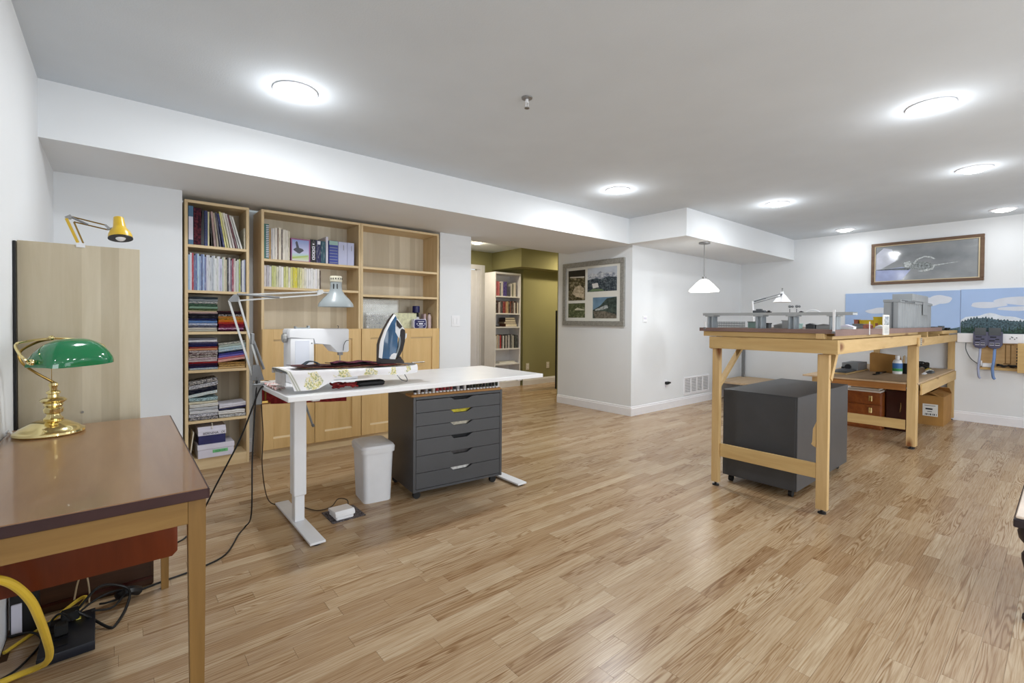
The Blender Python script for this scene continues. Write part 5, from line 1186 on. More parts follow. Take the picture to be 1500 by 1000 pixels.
b = MB(); b.lathe([(0, zb), (.040, zb), (.042, zb + .01), (.042, zb + .12), (.034, zb + .145), (.018, zb + .155), (.018, zb + .165), (0, zb + .165)], (6.36, 1.19, 0), 20); put('body', b, M_white, t)
b = MB(); b.lathe([(0, zb + .1655), (.021, zb + .1655), (.020, zb + .195), (0, zb + .195)], (6.36, 1.19, 0), 16); put('cap', b, M_white, t)
b = MB(); b.lathe([(.0425, zb + .03), (.0432, zb + .03), (.0432, zb + .06), (.0425, zb + .06)], (6.36, 1.19, 0), 20, mi=1).lathe([(.0425, zb + .0605), (.0432, zb + .0605), (.0432, zb + .115), (.0425, zb + .115)], (6.36, 1.19, 0), 20); put('label', b, [plain('label_blue', (60, 110, 170), .5), plain('label_green', (60, 150, 80), .5)], t)
b = MB()
for q in range(14):
    rr = random.Random(q + 50); b.cyl((6.47 + rr.uniform(-.03, .03), 1.13 + rr.uniform(-.03, .03), zb + .02), (6.47 + rr.uniform(-.05, .05), 1.13 + rr.uniform(-.05, .05), zb + rr.uniform(.12, .2)), .004, n=6, mi=rr.choice((0, 1, 2)))
b.cyl((6.47, 1.13, zb), (6.47, 1.13, zb + .11), .045, n=16); tag(put('tool_cup', b, [M_black, M_steel, M_pine]), 'black cup of pens and tools behind middle table leg', 'cup')
b = MB(); b.box(6.0, 6.55, 1.30, 1.325, zb, zb + .012, .002).box(6.05, 6.14, 1.27, 1.31, zb + .0125, zb + .03, .004); tag(put('caulk_tool', b, M_black), 'long black hand tool lying on low workbench', 'tool')
clut = [(6.55, 1.00, .10, .03, .012, M_white, 'flat white plastic part on low workbench right of leg'), (6.75, .98, .14, .05, .02, M_concd, 'dark grey model part on low workbench right of leg'), (6.95, 1.02, .16, .05, .015, M_paper, 'white paper sheet near front edge of low workbench'),
        (6.68, 1.12, .12, .06, .03, M_galv, 'grey metal piece on low workbench behind dark part'), (7.10, 1.05, .10, .04, .02, plain('yellow_bit', (196, 176, 80), .5), 'small yellow tool on low workbench near right wall'), (7.28, 1.08, .12, .04, .018, M_black, 'black tool on low workbench near right wall'), (6.92, 1.22, .2, .07, .03, M_lilac, 'white plastic tray at the back of low workbench')]
for (xx, yy_, dx, dy, dz, mt, lab) in clut:
    b = MB(); b.box(xx - dx / 2, xx + dx / 2, yy_ - dy / 2, yy_ + dy / 2, zb, zb + dz, .003).box(xx - dx / 5, xx + dx / 4, yy_ - dy / 4, yy_ + dy / 4, zb + dz, zb + dz + .008, .002); tag(put('model_part', b, mt), lab, 'part', 'loose parts on the low workbench')
b = MB()
rr = random.Random(3)
for q in range(5): b.tube([(7.30 + .12 * math.cos(a * 1.05) + rr.uniform(-.02, .02), 1.15 + .07 * math.sin(a * 1.05), zb + .02 + rr.uniform(0, .06)) for a in range(8)], .008, 6)
tag(put('cable_bundle', b, M_cord), 'coiled black cables at back right of low workbench', 'cable')
b = MB(); b.tube([(7.2, 1.20, .955), (7.22, 1.21, .90), (7.30, 1.22, .82), (7.27, 1.20, .74), (7.22, 1.18, .68)], .005, 6); tag(put('hanging_cable', b, plain('grey_cable', (110, 112, 108), .5)), 'grey cable dangling from railway table down to low workbench', 'cable')
# under the lower workbench
t = thing('drawer_chest', 'small cherry wood drawer chest under the low workbench', 'drawer chest', (6.5, 1.5, 0))
b = MB(); b.box(6.20, 6.62, 1.285, 1.60, 0, .40, .003); put('case', b, M_cherry, t)
cxs = [(.02, .135), (.145, .26), (.27, .40)]
for z0, z1 in cxs:
    b = MB(); b.box(6.185, 6.199, 1.292, 1.593, z0, z1, .003); d = put('drawer', b, M_cherry, t)
    b = MB(); b.box(6.176, 6.184, 1.365, 1.395, z0 + .03, z0 + .09, .003); put('pull', b, M_brass, d)
b = MB(); b.box(6.16, 6.66, 1.29, 1.60, .4005, .418, .002).box(6.2, 6.6, 1.31, 1.58, .4185, .435, .003); tag(put('magazine_pile', b, M_paper), 'white papers stacked on top of cherry drawer chest', 'papers')
t = thing('cabinet', 'dark mahogany cabinet with brass handle under the low workbench', 'cabinet', (6.6, 1.25, 0))
b = MB(); b.box(6.33, 6.47, 1.03, 1.278, 0, .43, .003); put('case', b, M_mahog, t)
b = MB(); b.box(6.314, 6.329, 1.035, 1.273, .01, .42, .003); d = put('door', b, M_mahog, t)
b = MB(); b.tube([(6.313, 1.155, .20), (6.296, 1.15, .22), (6.294, 1.145, .25), (6.296, 1.145, .28), (6.313, 1.15, .30)], .004, 6); put('handle', b, M_brass, d)
t = thing('cardboard_carton', 'brown cardboard carton with white shipping label under low workbench', 'carton', (6.95, 1.05, 0))
kx0, kx1, ky0, ky1 = 6.98, 7.52, .90, 1.30
b = MB(); b.box(kx0, kx0 + .006, ky0, ky1, 0, .32).box(kx1 - .006, kx1, ky0, ky1, 0, .32).box(kx0 + .006, kx1 - .006, ky0, ky0 + .006, 0, .32).box(kx0 + .006, kx1 - .006, ky1 - .006, ky1, 0, .32).box(kx0 + .006, kx1 - .006, ky0 + .006, ky1 - .006, 0, .006); put('body', b, M_card, t)
for nm, p0, p1, p2, p3 in (('flap', (kx0, ky0, .321), (kx1, ky0, .321), (kx1, ky0 + .10, .37), (kx0, ky0 + .12, .36)), ('flap', (kx1, ky0, .322), (kx1, ky1, .322), (kx1 - .18, ky1, .40), (kx1 - .18, ky0, .40)), ('flap', (kx0, ky1, .322), (kx0, ky0, .322), (kx0 + .12, ky0 + .02, .35), (kx0 + .12, ky1, .36))):
    b = MB(); b.bm.faces.new([b.bm.verts.new(p) for p in (p0, p1, p2, p3)]); o = put(nm, b, M_card, t); o.modifiers.new('thickness', 'SOLIDIFY').thickness = .005
b = MB(); b.box(kx0 - .0016, kx0 - .0004, .945, 1.075, .10, .235); lb = put('shipping_label', b, M_paper, t)
b = MB(); b.box(kx0 - .0026, kx0 - .0017, .99, 1.05, .172, .188).box(kx0 - .0026, kx0 - .0017, .965, 1.06, .215, .220).box(kx0 - .0026, kx0 - .0017, .995, 1.035, .148, .154)
for q in range(7): b.box(kx0 - .0026, kx0 - .0017, .955 + q * .0155, .955 + q * .0155 + (.009 if q % 2 else .005), .110, .130)
put('label_print', b, M_ink, lb)

# second charcoal cabinet, back towards the camera
t = thing('drawer_cabinet', 'large charcoal cabinet on castors standing under railway table', 'cabinet', (3.84, 1.36, 0))
gx0, gx1, gy0, gy1 = 3.325, 4.365, 1.118, 1.600
b = MB(); b.box(gx0, gx1, gy0, gy1, .052, .660, .002); put('carcass', b, M_dark, t)
b = MB(); b.box(gx0 - .003, gx0 - .0002, gy0 + .012, gy1 - .012, .062, .650, .001); put('back_panel', b, M_dark, t)
for cx, cy in ((gx0 + .05, gy0 + .05), (gx0 + .05, gy1 - .04), (gx1 - .06, gy0 + .05), (gx1 - .06, gy1 - .04)): castor(cx, cy, t, .052)
# pale low table with grey metal legs beyond the railway table
t = thing('side_bench', 'low pale bench with grey metal legs behind railway table', 'bench', (6.9, 2.95, 0))
b = MB(); b.box(6.70, 7.58, 2.40, 3.36, .255, .285, .002); put('top', b, M_plyw, t)
for (xx, yy_) in ((6.72, 3.32), (7.50, 3.30), (6.74, 2.44), (7.54, 2.44)):
    b = MB(); b.box(xx - .02, xx + .02, yy_ - .02, yy_ + .02, 0, 1.0 if yy_ > 3 else .254, .001); put('leg', b, M_galv, t)

# ------------------------------------------------------------------ on the layout
ZL = 1.0995
t = thing('viaduct', 'grey model viaduct on round piers along near edge of layout', 'model viaduct', (3.27, 1.25, ZL))
b = MB(); b.box(3.215, 3.305, .805, 1.704, 1.186, 1.197, .001).box(3.215, 3.221, .805, 1.704, 1.197, 1.203).box(3.299, 3.305, .805, 1.704, 1.197, 1.203); put('deck', b, M_conc, t)
for py in (1.655, 1.325, 1.128, .905):
    b = MB(); b.box(3.212, 3.308, py - .03, py + .03, 1.178, 1.1855, .001); cp = put('pier_cap', b, M_conc, t)
    for dx in (-.028, 0, .028):
        b = MB(); b.cyl((3.26 + dx, py - .014, ZL), (3.26 + dx, py - .014, 1.1775), .008, n=10).cyl((3.26 + dx, py + .014, ZL), (3.26 + dx, py + .014, 1.1775), .008, n=10); put('pier', b, plain('pier_grey', (158, 166, 172), .7), cp)
def vehicle(name, label, cat, x, y, z, lx, ly, h, mat, mat2=M_black):
    t = thing(name, label, cat, (x, y, z))
    b = MB(); b.box(x - lx / 2, x + lx / 2, y - ly / 2, y + ly / 2, z + .006, z + h * .7, .002).box(x - lx / 3, x + lx / 3, y - ly / 4, y + ly / 4, z + h * .7, z + h, .002); put('body', b, mat, t)
    b = MB()
    for s in (-.3, .3): b.cyl((x - lx * .35, y + ly * s, z + .0055), (x + lx * .35, y + ly * s, z + .0055), .0055, n=10)
    put('wheels', b, mat2, t); return t
zd = 1.1975
vehicle('model_truck', 'dark model truck on the viaduct, farthest left', 'model vehicle', 3.26, 1.335, zd, .03, .075, .03, M_concd)
vehicle('model_car', 'small black model car right of dark truck on viaduct', 'model vehicle', 3.26, 1.275, zd, .025, .028, .02, M_black)
vehicle('model_car', 'small black model car in the middle of viaduct deck', 'model vehicle', 3.26, 1.085, zd, .022, .024, .014, M_black)
b = MB(); b.tube([(3.26, 1.065, zd), (3.26, 1.045, zd + .016), (3.26, 1.02, zd + .02), (3.26, .995, zd + .014), (3.26, .975, zd)], .004, 6); tag(put('model_bridge_arch', b, M_whitemetal), 'small white model arch standing on viaduct deck', 'model arch')
for (yy_, lab) in ((1.165, 'tiny grey model figure group on viaduct, left one'), (1.125, 'tiny grey model figure group on viaduct, right one')):
    b = MB(); b.cyl((3.30, yy_, zd + .006), (3.30, yy_, zd + .03), .003, n=6).sphere((3.30, yy_, zd + .045), .010, n=8).sphere((3.30, yy_ - .016, zd + .044), .008, n=8); tag(put('model_tree', b, M_galv), lab, 'model tree')
# white posts at the layout edge
for (xx, yy_, z0, z1, lab) in ((3.162, .884, 1.078, 1.215, 'white upright strip at near corner of the layout'), (3.164, 1.662, 1.090, 1.140, 'short white strip at left end of the layout edge')):
    b = MB(); b.box(xx, xx + .006, yy_ - .006, yy_ + .006, z0, z1).box(xx - .004, xx, yy_ - .008, yy_ + .008, z0, z0 + .012, mi=1); tag(put('marker_post', b, [M_white, M_galv]), lab, 'post')
b = MB(); b.box(3.86, 3.866, .871, .8755, 1.062, 1.150); tag(put('marker_post', b, M_white), 'thin white strip on layout edge by the yellow buildings', 'post')
# picket fence, sheds, houses
b = MB()
for q in range(26): b.box(3.40, 3.404, 1.705 - q * .0085 - .003, 1.705 - q * .0085, ZL, ZL + .045)
b.box(3.404, 3.407, 1.49, 1.705, ZL + .03, ZL + .034).box(3.404, 3.407, 1.49, 1.705, ZL + .012, ZL + .016); tag(put('model_fence', b, M_lampgrey), 'grey model fence of close pickets at left of layout', 'model fence')
def house(x, y, lx, ly, h, roof, mw, mr, label, cat='model building', win=None, flat=False):
    t = thing('model_building', label, cat, (x, y, ZL), None)
    b = MB(); b.box(x - lx / 2, x + lx / 2, y - ly / 2, y + ly / 2, ZL, ZL + h, .0008); wl = put('walls', b, mw, t)
    if flat:
        b = MB(); b.box(x - lx / 2 - .003, x + lx / 2 + .003, y - ly / 2 - .003, y + ly / 2 + .003, ZL + h, ZL + h + .006); put('roof', b, mr, t)
    else:
        b = MB(); b.prism([(y - ly / 2 - .004, ZL + h), (y + ly / 2 + .004, ZL + h), (y, ZL + h + roof)], 'x', x - lx / 2 - .004, x + lx / 2 + .004); put('roof', b, mr, t)
    if win:
        for (fy, fz, w_, h_) in win:
            b = MB(); b.box(x - lx / 2 - .002, x - lx / 2 - .0003, y + fy - w_ / 2, y + fy + w_ / 2, ZL + fz, ZL + fz + h_); put('window', b, M_modelred, wl)
    return t
house(3.45, 1.44, .06, .075, .040, 0, M_modelteal, M_lampgrey, 'pale teal flat model building left of second pier', flat=True)
house(3.46, 1.355, .05, .02, .03, 0, M_concd, M_black, 'tiny dark model shed by second viaduct pier', flat=True)
house(3.55, 1.30, .06, .09, .020, .014, M_conc, M_conc, 'low grey gabled model sheds right of second pier')
house(3.50, 1.255, .05, .04, .050, 0, M_conc, M_conc, 'small grey model block between second and third piers', flat=True)
house(3.50, 1.19, .06, .05, .028, 0, M_modelteal, M_modelteal, 'low pale teal model building left of third pier', flat=True)
house(3.50, 1.105, .05, .05, .026, .010, M_concd, M_concd, 'dark model boxcar right of third pier')
house(3.52, 1.03, .07, .085, .024, .008, M_conc, M_galv, 'long pale grey model shed right of dark boxcar')
house(3.6, .935, .06, .09, .014, .016, M_white, M_lilac, 'low white arched model building near fourth pier')
house(3.75, 1.06, .05, .03, .02, .01, M_modelred, M_concd, 'small brick model house under the middle of viaduct')
house(4.3, 1.02, .07, .10, .028, 0, M_galv, M_galv, 'low grey model building right of viaduct end', flat=True)
house(4.25, .97, .05, .05, .022, .012, M_modelred, M_modelred, 'small brick red model building right of viaduct end')
house(4.4, .93, .05, .05, .012, .014, M_white, M_white, 'small white model tent roof before yellow buildings')
house(5.2, 1.27, .10, .022, .065, 0, M_modelred, M_modelred, 'narrow dark brick model chimney block left of yellow buildings', flat=True)
house(5.25, 1.20, .12, .10, .062, 0, M_modelyel, M_modelyel, 'lower yellow model building left of taller yellow one', win=[(.03, .004, .018, .026)], flat=True)
house(5.25, 1.095, .14, .10, .090, 0, M_modelyel, M_modelyel, 'taller yellow model building left of the grey silo', win=[(.025, .004, .02, .036), (-.03, .004, .02, .036)], flat=True)
# near-edge placard
t = thing('placard', 'small white card with photo and text on layout edge before silo', 'card', (4.285, .874, 1.055))
b = MB(); b.box(4.205, 4.365, .8685, .8755, 1.055, 1.200); put('card', b, M_paper, t)
b = MB(); b.box(4.225, 4.350, .8668, .8684, 1.125, 1.188); put('photo', b, photo_mat('placard_photo', [(.35, (70, 74, 80)), (.6, (206, 212, 216))], 40), t)
b = MB()
for q in range(6): b.box(4.225, 4.345, .8672, .8684, 1.066 + q * .009, 1.069 + q * .009)
put('text_lines', b, M_galv, t)
# grain silo
t = thing('grain_silo', 'long grey corrugated model grain silo building on the layout', 'model building', (5.6, .97, ZL))
ex0, ex1, ey0, ey1 = 4.93, 6.28, .905, 1.02
b = MB()
pts = [(ex0, ey1), (ex0, ey0 + .02)]
n_ = 15
for q in range(n_):
    for j in range(1, 7):
        a = math.pi * j / 6; L = (ex1 - ex0) / n_
        pts.append((ex0 + L * q + L / 2 - L / 2 * math.cos(a), ey0 + .02 - .014 * math.sin(a)))
pts += [(ex1, ey1)]
b.prism(pts, 'z', ZL, ZL + .215); put('silos', b, M_silo, t)
b = MB(); b.box(ex0 - .004, ex1 + .004, ey0 + .002, ey1 + .004, ZL + .2155, ZL + .238, .001); put('roof_gallery', b, M_silo, t)
b = MB(); b.box(5.32, 6.02, ey0 - .004, ey1 + .02, ZL + .2385, ZL + .300, .001); put('headhouse', b, M_silo, t)
b = MB(); b.box(5.80, 6.02, ey0 - .003, ey0 + .001, ZL + .12, ZL + .2384, .001); put('annex', b, M_silo, t)
b = MB()
for q in range(8): b.box(5.08 + q * .05, 5.10 + q * .05, ey0 - .0005, ey0 + .0018, ZL + .218, ZL + .232)
put('window_row', b, M_concd, t)
b = MB(); b.box(ex0 - .006, ex0 - .0045, ey0 + .05, ey0 + .06, ZL, ZL + .2155).box(ex0 + .02, ex0 + .25, ey0 + .0005, ey0 + .0018, ZL + .225, ZL + .234); put('downpipe', b, M_concd, t)
zf = 1.0625
for (xx, yy_, l_, h, mt, lab) in ((6.80, .96, .26, .042, M_black, 'black model railcar on layout right of silo'), (7.12, .95, .12, .05, M_concd, 'small dark model crane right of black railcar'), (7.30, .93, .24, .03, M_black, 'low black model wagon at far right of layout'), (6.95, 1.1, .12, .03, M_white, 'white model roof behind black railcar')):
    t = thing('model_railcar', lab, 'model railcar', (xx, yy_, zf))
    b = MB(); b.box(xx - l_ / 2, xx + l_ / 2, yy_ - .02, yy_ + .02, zf + .01, zf + h, .002); put('body', b, mt, t)
    b = MB()
    for s in (-.35, .35): b.cyl((xx + l_ * s, yy_ - .018, zf + .006), (xx + l_ * s, yy_ + .018, zf + .006), .006, n=8)
    put('wheels', b, M_black, t)

# white lamp behind the layout
wx, wy = 4.12, 1.725
t = thing('clamp_lamp', 'white jointed lamp clamped behind the model railway layout', 'lamp', (wx, wy, 1.10))
b = MB(); b.box(wx - .02, wx + .02, LY1 + .001, wy + .02, 1.05, 1.11, .002).box(wx - .02, wx + .02, 1.66, wy + .02, 1.1105, 1.12, .002); put('clamp', b, M_whitemetal, t)
b = MB(); b.bar((wx - .01, wy, 1.12), (wx + .006, wy + .02, 1.318), .010, .010); put('lower_arm', b, M_whitemetal, t)
b = MB(); b.bar((wx + .004, wy + .02, 1.315), (4.835, wy + .06, 1.412), .008, .008).bar((wx + .03, wy + .02, 1.300), (4.845, wy + .06, 1.392), .006, .006); put('upper_arm', b, M_galv, t)
b = MB(); b.cyl((wx + .02, wy + .008, 1.318), (wx + .26, wy + .02, 1.352), .006, n=8); put('spring', b, M_concd, t)
b = MB(); b.cyl((4.835, wy + .06, 1.40), (4.872, wy + .065, 1.415), .007, n=8); put('head_joint', b, M_concd, t)
b = MB(); b.lathe([(0, 1.435), (.012, 1.435), (.016, 1.415), (.030, 1.400), (.060, 1.358), (.078, 1.334), (.076, 1.333), (.056, 1.355), (.025, 1.39), (0, 1.395)], (4.875, wy + .065, 0), 28); put('shade', b, M_white, t)
b = MB(); b.cyl((4.875, wy + .065, 1.435), (4.875, wy + .065, 1.458), .004, n=6).sphere((4.878, wy + .065, 1.462), .008, n=8); put('finial', b, M_galv, t)

# ------------------------------------------------------------------ right wall: mural, aircraft picture, hanging panels
PX = XR - .001
def blob(cy, cz, ry, rz, n=26, seed=0, flat=0):
    rr = random.Random(seed); ph = [rr.uniform(0, 6) for _ in range(3)]
    out = []
    for i in range(n):
        a = 2 * math.pi * i / n; r_ = 1 + .10 * math.sin(2 * a + ph[0]) + .07 * math.sin(3 * a + ph[1]) + .04 * math.sin(5 * a + ph[2])
        out.append((cy + ry * r_ * math.cos(a), cz + rz * r_ * math.sin(a)))
    return out
t = thing('mural_panel', 'pale blue sky mural panel with cloud behind the grey silo', 'mural', (XR, 1.42, 1.03))
b = MB(); b.box(XR - .012, XR - .0003, .849, 1.990, 1.030, 1.534, .001); put('board', b, M_sky, t)
for (cy, cz, ry, rz, sd_) in ((1.12, 1.405, .10, .055, 1), (1.02, 1.43, .10, .050, 2), (1.30, 1.36, .14, .05, 3), (1.62, 1.30, .13, .04, 9)):
    b = MB(); b.prism(blob(cy, cz, ry, rz, seed=sd_), 'x', XR - .0126 - sd_ * .0001, XR - .0121); put('cloud', b, M_cloud, t)
b = MB(); b.prism([(.850, 1.031), (.850, 1.10), (.90, 1.085), (1.0, 1.07), (1.2, 1.06), (1.5, 1.05), (1.98, 1.045), (1.98, 1.031)], 'x', XR - .0138, XR - .0132); put('hill', b, M_hill, t)
t = thing('mural_panel', 'mural panel with clouds, snowy hill and dark treeline, right one', 'mural', (XR, .05, 1.03))
b = MB(); b.box(XR - .012, XR - .0003, -.75, .845, 1.030, 1.540, .001); put('board', b, M_sky, t)
for (cy, cz, ry, rz, sd_) in ((.30, 1.395, .24, .055, 4), (.10, 1.41, .22, .06, 5), (.62, 1.355, .16, .032, 6), (.40, 1.310, .13, .026, 7), (-.35, 1.38, .3, .06, 8)):
    b = MB(); b.prism(blob(cy, cz, ry, rz, seed=sd_), 'x', XR - .0126 - sd_ * .0001, XR - .0121); put('cloud', b, M_cloud, t)
hill = [(.843, 1.18)] + [(.843 - i * .04, 1.18 + .075 * math.exp(-((i - 6) / 5.0) ** 2) + .01 * math.sin(i * 1.3)) for i in range(1, 40)]
b = MB(); b.prism(hill + [(-.74, 1.05), (.843, 1.05)], 'x', XR - .0142, XR - .0136); put('snowy_hill', b, M_snow, t)
rr = random.Random(5)
hl = []
for i in range(130):
    y_ = .842 - i * .0122; hh = 1.130 + .075 * math.exp(-((i - 18) / 16.0) ** 2) + .02 * math.exp(-((i - 60) / 22.0) ** 2) + .012 * math.sin(i * .21)
    hl.append((y_, hh + (rr.uniform(.004, .03) if i % 2 else 0)))
b = MB(); b.prism(hl + [(-.74, 1.04), (.842, 1.04)], 'x', XR - .0152, XR - .0143); put('treeline', b, M_hill, t)
hl = []
for i in range(150):
    y_ = .842 - i * .0106; hl.append((y_, 1.062 + .02 * math.sin(i * .13 + 1) + (rr.uniform(.02, .07) if i % 2 else 0)))
b = MB(); b.prism(hl + [(-.745, 1.031), (.842, 1.031)], 'x', XR - .0162, XR - .0153); put('treeline', b, M_trees, t)

t = thing('aircraft_picture', 'wide brown framed picture of an aircraft in grey clouds', 'picture', (XR, 1.18, 1.64))
AY0, AY1, AZ0, AZ1 = .655, 1.707, 1.638, 2.171; f_ = .034
b = MB()
for (ya, yb_, za, zb_) in ((AY0, AY1, AZ0, AZ0 + f_), (AY0, AY1, AZ1 - f_, AZ1), (AY0, AY0 + f_, AZ0 + f_, AZ1 - f_), (AY1 - f_, AY1, AZ0 + f_, AZ1 - f_)): b.box(XR - .034, XR - .0005, ya, yb_, za, zb_, .004)
put('frame', b, M_frame_brown, t)
b = MB()
for (ya, yb_, za, zb_) in ((AY0 + f_, AY1 - f_, AZ0 + f_, AZ0 + f_ + .010), (AY0 + f_, AY1 - f_, AZ1 - f_ - .010, AZ1 - f_), (AY0 + f_, AY0 + f_ + .014, AZ0 + f_ + .01, AZ1 - f_ - .01), (AY1 - f_ - .010, AY1 - f_, AZ0 + f_ + .01, AZ1 - f_ - .01)): b.box(XR - .026, XR - .012, ya, yb_, za, zb_)
put('inner_liner', b, plain('cream_liner', (196, 180, 150), .5), t)
k = NT('cloud_painting'); v = k.coords('Object', (1, 1, 1.6))
M_paint = k.set(.06, color=k.ramp(k.noise(v, 2.6, 4, .5), [(.3, (122, 127, 132)), (.55, (146, 150, 154)), (.75, (178, 184, 194))]), coat=0, spec=.6)
b = MB(); b.box(XR - .014, XR - .010, AY0 + f_, AY1 - f_, AZ0 + f_, AZ1 - f_); pt = put('painting', b, M_paint, t)
def P(u, v): return (AY1 - u * (AY1 - AY0), AZ1 - v * (AZ1 - AZ0))
def pp(nm, pts, mt, dd=.0146):
    b = MB(); b.prism([P(u, v_) for u, v_ in pts], 'x', XR - dd, XR - .0141); put(nm, b, mt, pt)
M_p1 = plain('paint_pale', (176, 182, 184), .1, var=.2, nscale=60); M_p2 = plain('paint_mid', (128, 134, 136), .1, var=.3, nscale=60); M_p3 = plain('paint_dark', (74, 80, 86), .1, var=.3, nscale=50)
pp('painted_cloud', [(.03, .30), (.12, .12), (.20, .16), (.24, .45), (.10, .62), (.03, .70)], plain('paint_cloud', (178, 182, 196), .1, var=.06, nscale=10), .0144)
pp('painted_cloud', [(.03, .66), (.3, .60), (.38, .68), (.30, .90), (.03, .93)], plain('paint_blue', (150, 160, 196), .1, var=.05, nscale=10), .0145)
pp('fuselage', [(.30, .52), (.34, .48), (.42, .49), (.52, .52), (.56, .56), (.58, .66), (.52, .70), (.42, .67), (.33, .64)], M_p2, .0152)
pp('engine', [(.32, .50), (.37, .47), (.39, .56), (.36, .62), (.32, .60)], M_p1, .0156)
pp('wing', [(.05, .635), (.30, .625), (.38, .645), (.36, .685), (.2, .66), (.05, .65)], M_p3, .0153)
pp('wing', [(.57, .60), (.70, .575), (.80, .56), (.80, .565), (.70, .59), (.58, .63)], M_p1, .0153)
pp('propeller_arc', [(.40, .54), (.43, .44), (.50, .38), (.56, .40), (.60, .46), (.585, .47), (.55, .43), (.50, .41), (.445, .46), (.415, .55)], M_p1, .0154)
pp('tail_fin', [(.44, .72), (.50, .70), (.57, .66), (.60, .60), (.58, .70), (.50, .745)], M_p1, .0154)

# wall shelf with hanging controllers
t = thing('wall_shelf', 'plywood wall shelf with white fascia below the mural', 'shelf', (XR - .1, .3, .62))
b = MB(); b.box(XR - .030, XR - .0005, -.7, .868, .922, 1.028, .002); put('fascia', b, M_trim, t)
b = MB(); b.box(XR - .012, XR - .0005, -.7, .668, .648, .921); put('back_panel', b, wood('shelf_ply', (206, 172, 124), (186, 150, 102), 1, 40, .6), t)
b = MB(); b.box(XR - .050, XR - .0005, -.7, .672, .620, .6475, .001); put('bottom_board', b, M_piney, t)
b = MB(); b.box(XR - .17, XR - .055, -.7, .375, .612, .93, .002); put('end_box', b, M_piney, t)
for q in range(7):
    b = MB(); b.box(XR - .16, XR - .13, .3755, .384, .67 + q * .032, .685 + q * .032); put('terminal', b, M_black, t)
b = MB(); b.box(XR - .0155, XR - .0125, .43, .438, .70, .905).box(XR - .0155, XR - .0125, .47, .478, .70, .905).box(XR - .0155, XR - .0125, .43, .49, .69, .70).box(XR - .0155, XR - .0125, .41, .49, .905, .912); put('trace', b, M_oak, t)
def controller(y, lab, strap, s=1.0):
    t = thing('hanging_controller', lab, 'controller', (XR - .06, y, .85))
    w_ = .058 * s; x0 = XR - .075
    b = MB(); b.prism([(y - w_, 1.05), (y + w_, 1.05), (y + w_, .905), (y + w_ * .7, .872), (y + .012, .858), (y - .012, .858), (y - w_ * .7, .872), (y - w_, .905)], 'x', x0, XR - .0305, bev=.003)
    bd = put('housing', b, M_panelgrey, t)
    b = MB(); b.box(x0 - .006, x0 - .0003, y - w_ * .8, y + w_ * .8, 1.01, 1.095, .003); put('bracket', b, M_concd, t)
    b = MB()
    for (dy, zz0, ww, hh) in ((.012, .985, .05, .010), (-.02, .962, .03, .009), (.022, .945, .045, .010), (.022, .905, .028, .014), (-.022, .905, .028, .014)): b.box(x0 - .004, x0 - .0003, y + dy - ww / 2, y + dy + ww / 2, zz0, zz0 + hh)
    put('slot', b, M_ink, bd)
    b = MB()
    for dy in (.022, -.022): b.box(x0 - .003, x0 - .0003, y + dy - .018, y + dy + .018, .898, .9045).box(x0 - .003, x0 - .0003, y + dy - .018, y + dy + .018, .92, .9235)
    put('window', b, M_lilac, bd)
    b = MB(); b.tube([(x0 + .02, y, .858), (x0 + .005, y, .80), (x0 - .005, y + .004, .72), (x0 - .003, y + .012, .64), (x0, y + .010, .58), (x0 + .002, y + .004, .535), (x0 + .006, y - .008, .520)], .013 if s > 1 else .011, 8); put('strap', b, strap, t)
controller(.672, 'grey purple controller with pale strap hanging below mural, left one', M_paleblue)
controller(.556, 'grey purple controller with blue strap hanging below mural, right one', M_blue, 1.06)
zb = .648
t = thing('plug_adapter', 'white power adapter on wall shelf behind hanging straps', 'adapter', (XR - .03, .60, zb))
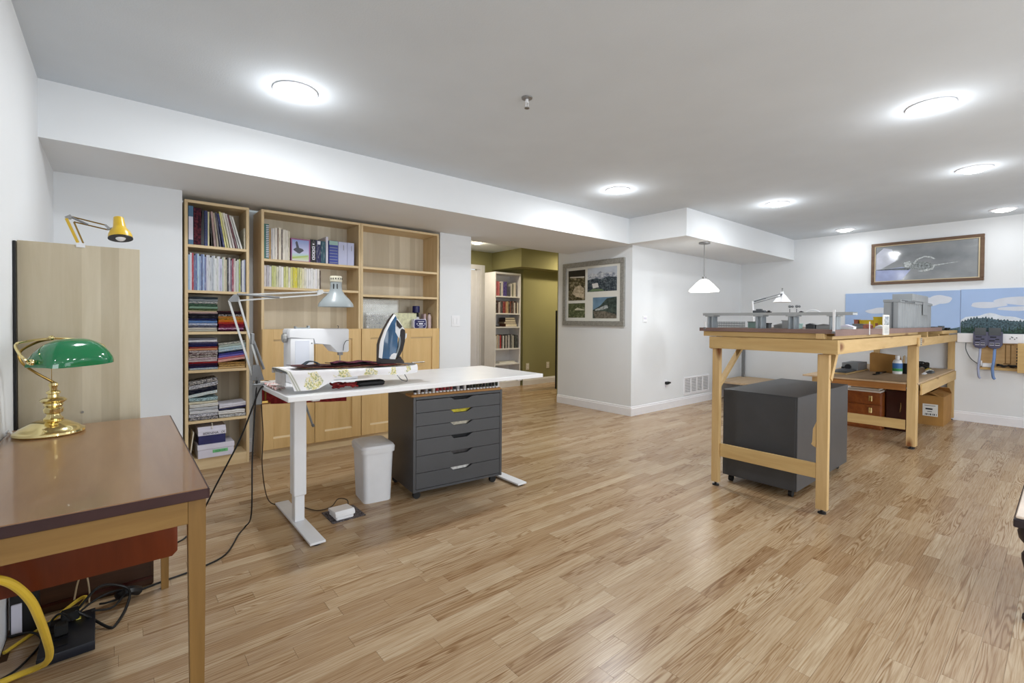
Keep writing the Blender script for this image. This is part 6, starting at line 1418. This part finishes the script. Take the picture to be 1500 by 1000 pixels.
b = MB(); b.box(XR - .048, XR - .013, .57, .655, zb, zb + .045, .004); put('body', b, M_white, t)
b = MB(); b.box(XR - .04, XR - .02, .6555, .668, zb + .01, zb + .07, .002); put('prong_cover', b, M_white, t)
b = MB()
for q in range(4):
    rr = random.Random(q); b.tube([(XR - .03 + .010 * math.sin(a * 1.2 + q), .54 - a * .022, zb + .012 + rr.uniform(0, .025)) for a in range(8)], .006, 6)
tag(put('cable_bundle', b, M_cord), 'bundle of black cables lying on plywood wall shelf', 'cable')
b = MB(); b.tube([(XR - .04, .842 - .05, .92), (XR - .045, .79, .84), (XR - .045, .75, .74), (XR - .035, .69, .68), (XR - .03, .672, .672)], .004, 6); tag(put('hanging_cable', b, M_concd), 'dark cable drooping from white fascia to wall shelf', 'cable')
b = MB()
for (dy, dz) in ((.0, .0), (.02, .014), (.035, -.004), (.05, .012), (.012, .02)): b.cyl((XR - .0305, .44 - dy, .975 + dz), (XR - .037, .44 - dy, .975 + dz), .005, n=8)
o = put('wall_jacks', b, M_black); tag(o, 'cluster of small black jacks on white shelf fascia', 'jacks')

# side table at the right photo edge
t = thing('side_table', 'dark carved side table with pale top at right photo edge', 'side table', (3.05, -.1, 0))
tz = .415
cxp, cyp = 2.60, .133
b = MB(); b.box(cxp + .006, cxp + .60, cyp - .60, cyp - .006, tz - .012, tz, .003); put('top', b, plain('cream_marble', (226, 210, 194), .25, var=.06), t)
b = MB(); b.box(cxp, cxp + .606, cyp - .606, cyp, tz - .045, tz - .0125, .004); put('edge_moulding', b, plain('ebony', (44, 36, 40), .4), t)
ebony = plain('ebony_leg', (40, 32, 36), .35)
for (xx, yy_) in ((cxp + .06, cyp - .05), (cxp + .55, cyp - .05), (cxp + .06, cyp - .55), (cxp + .55, cyp - .55)):
    b = MB(); b.lathe([(0, 0), (.018, 0), (.026, .012), (.024, .028), (.012, .04), (.013, .09), (.016, .15), (.022, .20), (.030, .24), (.030, .26), (.020, .28), (.024, .30), (.038, .32), (.042, .345), (.034, .368), (0, .369)], (xx, yy_, 0), 20); put('leg', b, ebony, t)
